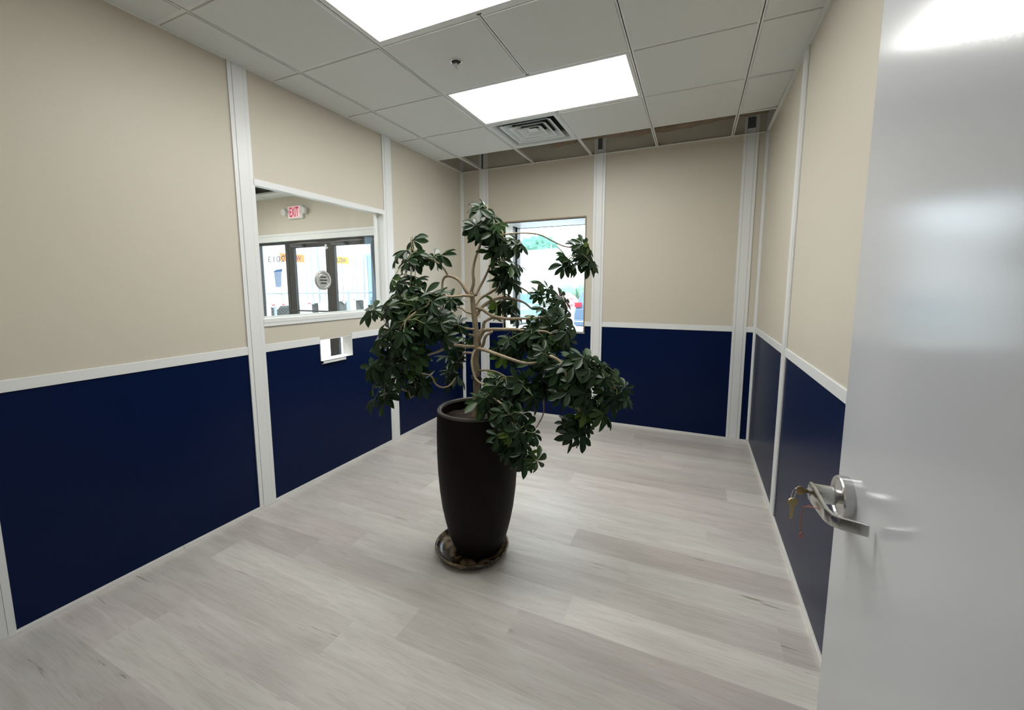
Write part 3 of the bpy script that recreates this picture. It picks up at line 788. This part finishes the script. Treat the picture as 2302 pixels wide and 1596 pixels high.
# leaflets: an obovate blade folded a little along its midrib and drooping
def blade(rows=8):
    vs, fs = [], []
    wd = [.08,.28,.54,.78,.95,1.0,.90,.60,.03]
    for i in range(rows+1):
        t = i/rows; w = wd[i]*.5
        z = -.10*t*t
        vs += [(-w, t, z+.10*w), (0, t, z-.02), (w, t, z+.10*w)]
    for i in range(rows):
        b = 3*i
        fs += [(b,b+1,b+4,b+3),(b+1,b+2,b+5,b+4)]
    return vs, fs
BV, BF = blade()
leaflets = []       # (matrix, tone)
stalks = []
rng = random.Random(11)
toward = Vector((CAM.x-PX, CAM.y-PY, .15)).normalized()
for cx, cy, cz, rx, rz, rd, n in CLUSTERS:
    c = Vector((cx,cy,cz))
    near = min(nodes, key=lambda q: (q[0]-c).length - .06*q[1])[0]
    placed = []
    for u in range(round(n*1.2)):
        for tries in range(12):
            while True:
                a, b, d = rng.uniform(-1,1), rng.uniform(-1,1), rng.uniform(-1,1)
                if a*a+b*b+d*d <= 1: break
            hubp = c + Vector((.9084,.4184,0))*(a*rx) + Vector((0,0,1))*(b*rz) + Vector((-.4184,.9083,0))*(d*rd)
            if all((hubp-q).length > .032 for q in placed): break
        # keep foliage out of the pot wall
        rr = math.hypot(hubp.x-PX, hubp.y-PY)
        if hubp.z < .80 and rr < .25:
            f = .25/max(rr, .01); hubp.x = PX+(hubp.x-PX)*f; hubp.y = PY+(hubp.y-PY)*f
        placed.append(hubp)
        # stalk from the cluster's branch to the hub
        mid = (near*.35 + hubp*.65) + Vector((rng.uniform(-.015,.015), rng.uniform(-.015,.015), rng.uniform(.0,.03)))
        start = near if (near-hubp).length < .12 else hubp + (near-hubp).normalized()*.11
        stalks.append([start, (start+hubp)*.5 + Vector((0,0,.012)), hubp])
        outward = Vector((hubp.x-PX, hubp.y-PY, 0))
        if outward.length > .01: outward.normalize()
        ax = (outward*.5 + Vector((0,0,.5)) + toward*.5 + Vector((rng.uniform(-.55,.55), rng.uniform(-.55,.55), rng.uniform(-.3,.35)))).normalized()
        e1 = ax.cross(Vector((.31,.77,.2))).normalized(); e2 = ax.cross(e1)
        nl = rng.choice((6,7,7,8,8)); ph = rng.uniform(0, 6.28)
        size = rng.uniform(.058,.084)
        tone = 0 if rng.random() < .84 else (1 if rng.random() < .9 else 2)
        droop0 = rng.uniform(.05,.45)
        for k in range(nl):
            an = ph + 2*math.pi*k/nl + rng.uniform(-.14,.14)
            rad = e1*math.cos(an) + e2*math.sin(an)
            dr = droop0 + rng.uniform(-.12,.2)
            d_ = (rad*math.cos(dr) - ax*math.sin(dr) + Vector((0,0,-.16))).normalized()
            side = d_.cross(ax).normalized()
            up = side.cross(d_).normalized()
            L = size*rng.uniform(.78,1.12); Wd = L*rng.uniform(.33,.43)
            tw_ = rng.uniform(-.35,.35)
            s2 = side*math.cos(tw_) + up*math.sin(tw_); u2 = up*math.cos(tw_) - side*math.sin(tw_)
            p0 = hubp + d_*.003
            bend = rng.uniform(.6,2.2)
            mtx = Matrix(((s2.x*Wd, d_.x*L, u2.x*L*bend, p0.x),(s2.y*Wd, d_.y*L, u2.y*L*bend, p0.y),(s2.z*Wd, d_.z*L, u2.z*L*bend, p0.z),(0,0,0,1)))
            leaflets.append((mtx, tone, hubp))
# keep leaves clear of the pot
def hits_pot(mtx):
    for q in (Vector((0,1,-.1)), Vector((0,.5,-.03)), Vector((.5,.5,0)), Vector((-.5,.5,0))):
        p = mtx @ q
        if p.z < .79 and math.hypot(p.x-PX, p.y-PY) < .216: return True
    return False
leaflets = [l for l in leaflets if not hits_pot(l[0])]
# the 300 nearest leaves are parts of their own, the rest one part
leaflets.sort(key=lambda l: (l[0].translation - CAM).length)
single, mass = leaflets[:300], leaflets[300:]
lms = []
for tone in range(3):
    me = bpy.data.meshes.new('leaf'); me.from_pydata(BV, [], BF); me.materials.append(M_LEAFS[tone])
    for p in me.polygons: p.use_smooth = True
    lms.append(me)
inv = Matrix.Translation(-plant.location)
for mtx, tone, _ in single:
    o = bpy.data.objects.new('leaf', lms[tone]); COL.objects.link(o)
    o.parent = plant; o.matrix_local = inv @ mtx
vs, fs, mi = [], [], []
for mtx, tone, _ in mass:
    b = len(vs)
    vs += [tuple(mtx @ Vector(v)) for v in BV]
    fs += [tuple(i+b for i in f) for f in BF]; mi += [tone]*len(BF)
me = bpy.data.meshes.new('foliage'); me.from_pydata(vs, [], fs)
for mm in M_LEAFS: me.materials.append(mm)
me.polygons.foreach_set('material_index', mi)
for p in me.polygons: p.use_smooth = True
link(me, 'foliage', plant, kind='stuff')
bm = bmesh.new()
for st in stalks: tube(bm, st, .0022, .0016, 5, False)
add(bm, 'leaf_stalks', M_TWIG, plant, smooth=True, kind='stuff')

# saucer
SXc, SYc = 1.437, -2.402
bm = bmesh.new()
lathe(bm, [(.0,.0),(.150,.0),(.168,.004),(.188,.020),(.197,.036),(.1985,.042),(.195,.0445),(.189,.043),(.183,.034),(.166,.0215),(.150,.020),(.0,.020)], 64, SXc, SYc)
M_SAUCER = bpy.data.materials.new('glazed_brown_saucer'); M_SAUCER.use_nodes = True
nt = M_SAUCER.node_tree; b = nt.nodes['Principled BSDF']
tc = nt.nodes.new('ShaderNodeTexCoord'); nz_ = nt.nodes.new('ShaderNodeTexNoise'); nz_.inputs['Scale'].default_value = 16; nz_.inputs['Detail'].default_value = 5; nz_.inputs['Distortion'].default_value = .8
rp = nt.nodes.new('ShaderNodeValToRGB'); el = rp.color_ramp.elements
el[0].position, el[0].color = .42, (.022,.012,.008,1); el[1].position, el[1].color = .66, (.26,.19,.11,1)
nt.links.new(tc.outputs['Object'], nz_.inputs['Vector']); nt.links.new(nz_.outputs['Fac'], rp.inputs[0]); nt.links.new(rp.outputs[0], b.inputs['Base Color'])
b.inputs['Roughness'].default_value = .25
o = add(bm, 'saucer', M_SAUCER, smooth=True, label='round glazed brown saucer with worn rim under the plant pot', category='saucer')

# ---------------------------------------------------------------- the lobby beyond the left wall
add(BM((-3.8,-.0,FRONT,.0,-.06,0)), 'floor_lobby', M_CONC, kind='structure')
lw = root('wall_lobby', (-2,.05,0), kind='structure')
SX0, SX1, SZ = -3.76, -1.31, 2.082
add(BM((-3.8,-.0,.0,.06,H+.02,TOP)), 'void_shade_panel', M_DECK, lw)  # dark colour stands in for shade in the void above the lobby ceiling
add(BM((-3.8,-.0,.0,.06,SZ+.11,H+.02)), 'panel', M_BEIGE, lw, label='beige panel over the storefront doors')
add(BM((SX1+.05,-.0,.0,.06,0,SZ+.11)), 'panel', M_BEIGE, lw, label='beige panel beside the storefront doors')
add(BM((SX0-.02,SX1+.05,-.006,.06,SZ+.075,SZ+.11)), 'header_trim', M_TRIM, lw)
add(BM((SX0-.02,SX1+.05,-.004,.20,SZ,SZ+.073)), 'header_trim', M_TRIM, lw)
add(BM((SX1,SX1+.05,-.004,.20,0,SZ)), 'jamb_trim', M_TRIM, lw)
add(BM((-3.85,-3.8,FRONT,.2,0,TOP)), 'wall_lobby_side', M_BEIGE, kind='structure')
add(BM((-3.8,-.09,FRONT-.05,FRONT,0,TOP)), 'wall_lobby_end', M_BEIGE, kind='structure')
add(BM((-3.8,.0,.06,.12,SZ+.11,3.3),(-3.8,SX0,0,.12,0,3.3)), 'wall_lobby_outer', M_BUILD, kind='structure')
cl = root('ceiling_lobby', (-2,-2,H), kind='structure')
for i in range(6):
    x0 = -3.8 + .61*i
    add(BM((x0+.012,min(x0+.60,-.09),-.235,-.012,H-.004,H+.012)), 'ceiling_tile', M_TILE, cl)
    for j in range(6):
        y1 = -.90-.61*j
        if y1-.59 < FRONT: continue
        add(BM((x0+.012,min(x0+.60,-.09),y1-.598,y1,H-.004,H+.012)), 'ceiling_tile', M_TILE, cl)
add(BM((-3.8,-.09,-.25,-.232,H-.001,H+.02)), 'cross_tee', M_TEE, cl)
add(BM((-3.8,-.09,-.012,0,H-.001,H+.02)), 'wall_angle', M_TEE, cl)
add(BM((-3.85,-.05,FRONT-.1,.2,TOP,TOP+.05)), 'roof_deck', M_DECK, cl)
for lx, ly, lab in ((-1.9,-1.52,'added unseen light panel nearest the interior window'), (-3.5,-.95,'added unseen light panel nearest the storefront doors'), (-1.9,-2.74,'added unseen light panel farthest from the storefront doors')):
    ceiling_light(lx, lx+1.22, ly-.61, ly, lab, z=H-.02, group='added lobby fill lights')  # unseen panels added to brighten the lobby walls

# storefront doors
d2 = root('door_2', (-2.4,.09,0), kind='structure')
ya, yb = .055, .105
add(BM((SX0,-3.625,ya,yb,0,SZ)), 'jamb', M_BRONZE, d2)
add(BM((-3.054,-2.992,ya,yb,0,SZ)), 'mullion', M_BRONZE, d2)
add(BM((-1.372,SX1,ya,yb,0,SZ)), 'jamb', M_BRONZE, d2)
add(BM((-3.625,-3.054,ya,yb,2.045,SZ),(-3.625,-3.054,ya,yb,0,.1)), 'sidelight_rail', M_BRONZE, d2)
add(BM((-2.992,-1.372,ya,yb,2.045,SZ)), 'head_bar', M_BRONZE, d2)
for x0, x1, sl, sr in ((-2.990,-2.194,.112,.054), (-2.191,-1.374,.112,.058)):
    dr = add(BM((x0,x0+sl,ya+.005,yb-.005,.01,2.04),(x1-sr,x1,ya+.005,yb-.005,.01,2.04),(x0+sl,x1-sr,ya+.005,yb-.005,1.985,2.04),(x0+sl,x1-sr,ya+.005,yb-.005,.01,.24)), 'door_leaf', M_BRONZE, d2)
    add(BM((x0+sl,x1-sr,.078,.084,.24,1.985)), 'pane', M_GLASS2, dr)
    bm = bmesh.new(); cyl(bm, (x0+.04,.02,1.078), (x1-.04,.02,1.078), .011, 10)
    for q in (x0+.05, x1-.05): cyl(bm, (q,.02,1.078), (q,.06,1.078), .009, 8)
    add(bm, 'push_bar', M_BRONZE, dr)
    bm = BM((x0+.10,x0+.34,.012,.058,1.995,2.035)); tube(bm, [(x0+.14,.0,2.03),(x0+.40,-.05,2.035),(x0+.62,.05,2.045)], .007, n=6)
    add(bm, 'door_closer', mat('closer_grey', (.10,.10,.11), .4), dr)
add(BM((-2.245,-2.213,.052,.058,1.945,2.01)), 'white_label', M_PLATE, d2)
add(BM((-2.205,-2.190,.052,.058,1.95,1.975)), 'white_label', M_PLATE, d2)
add(BM((-3.625,-3.054,.078,.084,.1,2.045)), 'pane', M_GLASS2, d2)
# house number and stickers read from outside
fit_text('2013', (-3.115,.086,1.797), (-1,0,0), (0,0,1), .375, .088, M_GREYVINYL, 'door_number', d2)
bm = bmesh.new()
def poly(bm, pts, y): bm.faces.new([bm.verts.new((x, y, z)) for x, z in pts])
poly(bm, [(-3.362,1.650),(-3.186,1.662),(-3.226,1.425),(-3.232,1.418),(-3.335,1.418),(-3.342,1.425)], .0765)
add(bm, 'sticker', M_STICKER, d2)
bm = bmesh.new(); poly(bm, [(-3.385,1.648),(-3.175,1.655),(-3.170,1.690),(-3.30,1.682),(-3.345,1.668)], .0762)
add(bm, 'sticker_band', M_STICKERTOP, d2)
fit_text('(N2T14W1)', (-3.222,.086,1.288), (-1,0,0), (0,0,1), .215, .036, M_GREYVINYL, 'door_lettering', d2)
bm = bmesh.new(); cols = []
for i in range(9):
    col_ = []
    for k in range(13):
        z_ = 1.16 + .90*k/12
        col_.append(bm.verts.new((-1.448 + .118*i/8 + .012*math.sin(k*.5), -.012 + .010*math.sin(i*1.7 + k*.35), z_)))
    cols.append(col_)
for p_, q_ in zip(cols, cols[1:]):
    for k in range(12): bm.faces.new((p_[k], q_[k], q_[k+1], p_[k+1]))
add(bm, 'film_strip', M_FILM, d2, smooth=True, label='strip of blue protective film beside the door')

# exit sign
ex = root('exit_sign', (-2.69,-.03,2.47), label='white lit EXIT sign with red letters over the lobby doors', category='sign')
add(BM((-2.835,-2.537,-.045,-.0,2.378,2.557)), 'housing', M_EXITBODY, ex, bevel=.012, segs=3)
add(BM((-2.800,-2.575,-.0475,-.0445,2.392,2.545)), 'face', M_EXITFACE, ex, bevel=.001, segs=1)
fit_text('EXIT', (-2.782,-.0488,2.402), (1,0,0), (0,0,1), .180, .132, M_RED, 'lettering', ex, bold=.018)
for s_, x in ((1,-2.806), (-1,-2.570)):
    bm = BM(); 
    for dz in (1,-1):
        tube(bm, [(x-.010*s_,-.049,2.470),(x+.010*s_,-.049,2.470+dz*.020)], .0028, n=6)
    add(bm, 'chevron', M_RED, ex)
for x in (-2.885, -2.490):
    bm = bmesh.new(); c = Vector((x,-.06,2.476))
    rr = [[bm.verts.new(c + Vector((r*math.cos(2*math.pi*i/24), dy, r*math.sin(2*math.pi*i/24)))) for i in range(24)] for r, dy in ((.018,.055),(.044,.03),(.047,-.012),(.040,-.02))]
    for p_, q_ in zip(rr, rr[1:]):
        for i in range(24): bm.faces.new((p_[i],p_[(i+1)%24],q_[(i+1)%24],q_[i]))
    cap(bm, rr[-1])
    add(bm, 'lamp_head', M_EXITBODY, ex, smooth=False)

# ---------------------------------------------------------------- corridor behind the photographer
add(BM((1.0,3.8,-6.4,FRONT,-.06,-.0)), 'floor_hall', M_CONC, kind='structure')
add(BM((1.0,3.8,-6.4,FRONT-.1,H,H+.05)), 'ceiling_hall', M_TILE, kind='structure')
add(BM((1.0,3.8,-6.5,-6.4,0,H)), 'wall_hall_end', M_BEIGE, kind='structure')
add(BM((.9,1.0,-6.4,FRONT-.1,0,H)), 'wall_hall_left', M_BEIGE, kind='structure')
add(BM((3.8,3.9,-6.4,FRONT-.1,0,H)), 'wall_hall_right', M_BEIGE, kind='structure')
add(BM((W,3.8,FRONT-.1,FRONT,0,TOP)), 'wall_hall_front', M_BEIGE, kind='structure')

# ---------------------------------------------------------------- outdoors
add(BM((-70,40,.6,90,-.56,-.5)), 'ground', M_ASPH, kind='structure')
add(BM((-6,4,.12,2.6,-.5,-.02)), 'porch_slab', M_CONC, kind='structure')

def trailer(x, y0, y1, logo, label, guard=True):
    r = root('semi_trailer', (x-6, (y0+y1)/2, -.5), label=label, category='trailer', group='white trailers parked outside')
    zb, zt = .665, 3.47
    add(BM((x-13,x,y0,y1,zb,zt)), 'box_body', M_TRAILER, r, bevel=.03, segs=1)
    ym = (y0+y1)/2
    for a, b in ((y0+.09,ym-.008),(ym+.008,y1-.09)):
        dd = add(BM((x-.005,x+.03,a,b,zb+.12,zt-.10)), 'rear_door', M_TRAILER, r)
        for q in (a+.25, b-.25):
            bm = bmesh.new(); cyl(bm, (x+.045,q,zb+.1), (x+.045,q,zt-.12), .014, 6); add(bm, 'lock_rod', M_GALV, dd)
    add(BM((x-.02,x+.012,y1-.085,y1+.002,zb,zt)), 'corner_post', M_GALV, r)
    add(BM((x-.02,x+.012,y0-.002,y0+.085,zb,zt)), 'corner_post', M_GALV, r)
    for q in (.25,.42,.58,.9): add(BM((x+.012,x+.03,y0+(y1-y0)*q-.06,y0+(y1-y0)*q+.06,zb+.03,zb+.075)), 'marker_lamp', M_TAIL, r)
    for yy in (y0+.3, y1-.3):
        for dx in (1.4, 2.7):
            bm = bmesh.new(); cyl(bm, (x-dx,yy-.25,.0), (x-dx,yy+.25,.0), .5, 20); add(bm, 'wheel', M_TIRE, r)
    for yy in (y0+.32, y1-.32): add(BM((x-.12,x-.11,yy-.30,yy+.30,-.40,zb)), 'mud_flap', M_TRAILER, r)
    add(BM((x-.06,x,y0+.3,y1-.3,.0,.12),(x-.05,x-.01,y0+.7,y0+.8,.1,zb),(x-.05,x-.01,y1-.8,y1-.7,.1,zb)), 'underride_bar', M_GALV, r)
    if logo:
        la, lb, lz0, lz1, m_, = logo
        pl_ = add(BM((x+.03,x+.034,la,lb,lz0,lz1)), 'logo_plate', m_, r)
        fit_text('YELLOW', (x+.037, la+.12, lz0+.06), (0,1,0), (0,0,1), lb-la-.28, lz1-lz0-.12, M_LETTER, 'logo_lettering', pl_, bold=.02)
    return r
trailer(-12.7, 6.2, 8.78, (7.25,8.386,2.455,2.78,M_ORANGE), 'white semi trailer with an orange logo plate seen through the lobby doors')
trailer(-14.6, 10.75, 13.33, (11.42,12.76,2.64,3.0,M_YELLOW), 'white semi trailer with a yellow logo plate seen through the lobby doors')
trailer(-16.5, 15.9, 18.5, None, 'plain white semi trailer at the right edge of the lobby doors')

# chain-link fence
fa, fb = Vector((-8.6,-.3,0)), Vector((-4.6,6.3,0))
fd = (fb-fa).normalized(); FL = (fb-fa).length; fn = Vector((-fd.y, fd.x, 0))
fence = root('chain_link_fence', ((fa+fb)/2 + Vector((0,0,-.5))), label='grey chain link fence in front of the parked white trailers', category='fence')
bm = bmesh.new(); cyl(bm, fa+Vector((0,0,1.27)), fb+Vector((0,0,1.27)), .021, 8); add(bm, 'top_rail', M_GALV, fence)
for i in range(4):
    p_ = fa + fd*(FL*i/3)
    bm = bmesh.new(); cyl(bm, p_+Vector((0,0,-.5)), p_+Vector((0,0,1.33)), .03, 10); add(bm, 'fence_post', M_GALV, fence)
bm = bmesh.new()
step, zlo, zhi = .075, -.45, 1.26
hh = zhi-zlo; nn = int((FL+hh)/step)
for i in range(nn):
    for sgn in (1,-1):
        s_a = i*step - (hh if sgn > 0 else 0); s_b = s_a + sgn*hh
        if sgn < 0: s_a, s_b = i*step, i*step-hh
        za, zb_ = zlo, zhi
        # clip to the run of the fence
        t0, t1 = 0.0, 1.0
        for lim, sg in ((0,1),(FL,-1)):
            d0, d1 = (s_a-lim)*sg, (s_b-lim)*sg
            if d0 < 0 and d1 < 0: t0, t1 = 1, 0; break
            if d0 < 0: t0 = max(t0, d0/(d0-d1))
            elif d1 < 0: t1 = min(t1, d0/(d0-d1))
        if t1 - t0 < .02: continue
        A_ = fa + fd*(s_a+(s_b-s_a)*t0) + Vector((0,0,za+hh*t0)); B_ = fa + fd*(s_a+(s_b-s_a)*t1) + Vector((0,0,za+hh*t1))
        tube(bm, [A_, B_], .0014, n=3, caps=False)
add(bm, 'wire_mesh', M_GALV, fence, kind='stuff')

# cars
def car(x, y, width, length, paint, label, ztop=1.21, zg=-.5, gname='car', lamp=None):
    """car seen from behind; rear face at y"""
    r = root(gname, (x, y+length/2, zg), label=label, category='car')
    h = ztop-zg; hw = width/2
    sec = [  # y offset, half width at belt, z bottom, z belt
        (0.0, hw*.93, zg+.42, zg+1.02), (.12, hw*.99, zg+.30, zg+1.08), (length*.5, hw, zg+.26, zg+1.08), (length*.72, hw, zg+.26, zg+1.05), (length*.95, hw*.95, zg+.3, zg+.92), (length, hw*.85, zg+.42, zg+.75)]
    bm = bmesh.new(); prev = None
    for dy, w_, z0_, z1_ in sec:
        ring = [bm.verts.new((x+sx_*w_*f, y+dy, z0_+(z1_-z0_)*t)) for sx_, f, t in ((-1,.9,0),(-1,1,.25),(-1,1,.65),(-1,.94,1),(1,.94,1),(1,1,.65),(1,1,.25),(1,.9,0))]
        if prev:
            for k in range(8): bm.faces.new((prev[k],prev[(k+1)%8],ring[(k+1)%8],ring[k]))
        else: bm.faces.new(ring)
        prev = ring
    bm.faces.new(prev)
    add(bm, 'body', paint, r, bevel=.03, segs=2)
    zb_ = zg+1.04
    bm = bmesh.new()
    lo = [bm.verts.new(p) for p in ((x-hw*.93,y+.06,zb_),(x+hw*.93,y+.06,zb_),(x+hw*.93,y+length*.72,zb_),(x-hw*.93,y+length*.72,zb_))]
    hi = [bm.verts.new(p) for p in ((x-hw*.74,y+.38,ztop),(x+hw*.74,y+.38,ztop),(x+hw*.74,y+length*.5,ztop),(x-hw*.74,y+length*.5,ztop))]
    for i in range(4): bm.faces.new((lo[i],lo[(i+1)%4],hi[(i+1)%4],hi[i]))
    bm.faces.new(hi); bm.faces.new(lo[::-1])
    add(bm, 'cabin', paint, r, bevel=.04, segs=2)
    bm = bmesh.new()
    f = lambda t, k: (x+k*(hw*.93+(hw*.74-hw*.93)*t)*.84, y+.06+.32*t-.012, zb_+(ztop-zb_)*t)
    bm.faces.new([bm.verts.new(p) for p in (f(.14,-1),f(.14,1),f(.86,1),f(.86,-1))])
    add(bm, 'rear_window', M_CARGLASS, r)
    for k in (-1,1):
        add(BM((x+k*hw*.93-k*.0,x+k*hw*.66,y-.02,y+.16,zg+1.08,zg+1.27)), 'tail_light' if lamp is None else 'headlight', lamp or M_TAIL, r, bevel=.015)
        for dy in (.85, length-.9):
            bm = bmesh.new(); cyl(bm, (x+k*(hw-.20),y+dy,zg+.34), (x+k*(hw+.01),y+dy,zg+.34), .34, 20); add(bm, 'wheel', M_TIRE, r)
    add(BM((x-hw*.94,x+hw*.94,y-.07,y+.15,zg+.36,zg+.60)), 'bumper', paint, r, bevel=.03)
    add(BM((x-hw*.94,x+hw*.94,y-.075,y+.10,zg+.50,zg+.54)), 'bumper_strip', M_PLATE, r)
    add(BM((x-.26,x+.26,y-.022,y+.05,zg+.78,zg+.92)), 'number_plate', M_PLATE, r)
    return r
car(-1.03, 12.13, 1.92, 4.6, M_SUV, 'dark blue estate car with red tail lights seen through the back window')
car(-5.1, 14.4, 1.8, 4.3, M_CAR2, 'pale teal car half hidden behind the plant in the back window', ztop=1.12, lamp=M_PLATE)

def blob(c, rad, seed, sub=3, amp=.35, fr=1.2):
    bm = bmesh.new(); bmesh.ops.create_icosphere(bm, subdivisions=sub, radius=1)
    for v in bm.verts:
        n_ = noise.fractal(v.co*fr*1.7 + Vector((seed,0,0)), 1.0, 2.0, 4)
        v.co = Vector((v.co.x*rad[0], v.co.y*rad[1], v.co.z*rad[2]))*(1+amp*n_) + Vector(c)
    return bm
t = root('shade_tree', (-18,54,-.5), label='green tree crown above the white building in the back window', category='tree')
add(blob((-18.6,53.6,6.9), (2.7,2.2,1.75), 3, 5, .3, 2.2), 'crown', M_TREE, t, smooth=True)
bm = bmesh.new(); tube(bm, [(-18.6,53.6,-.5),(-18.7,53.6,3),(-18.6,53.6,5.8)], .3, .18, 10); add(bm, 'trunk', M_WOOD, t)
for i, (x, y, lab, mm, rad) in enumerate(((-8.8,35,'round green bush left of the car roof outside',M_BUSH,(.8,.8,.75)), (-7.5,36,'round green bush just above the blue car roof outside',M_BUSH,(.8,.8,.8)))):
    r = root('round_bush', (x,y,-.5), label=lab, category='bush')
    add(blob((x,y,.85), rad, i+5, 3, .2), 'crown', mm, r, smooth=True)
    bm = bmesh.new(); cyl(bm, (x,y,-.5), (x,y,.5), .12, 8); add(bm, 'stem', M_WOOD, r)
bm = blob((-8.7,31,.15), (1.7,.8,.75), 21, 4, .25)
add(bm, 'flowering_shrub', M_FLOWER, label='low red flowering shrub beside the road outside the back window', category='shrub')
pr_ = root('utility_pole', (-7.14,24.8,-.5), label='thin utility pole standing across the road outside', category='pole')
bm = bmesh.new(); cyl(bm, (-7.14,24.8,-.5), (-7.14,24.8,4.4), .05, 8); add(bm, 'pole', M_GALV, pr_)
bm = bmesh.new(); cyl(bm, (-7.7,24.8,4.1), (-6.6,24.8,4.1), .035, 6); add(bm, 'cross_arm', M_GALV, pr_)
bd = root('distant_building', (-14,42,-.5), label='long low white building across the road beyond the back window', category='building')
add(BM((-32,-9.5,40,46,-.5,5.2)), 'wall', M_BUILD, bd)
add(BM((-32.3,-9.2,39.7,46.3,5.2,5.45)), 'roof_edge', M_BUILD, bd)
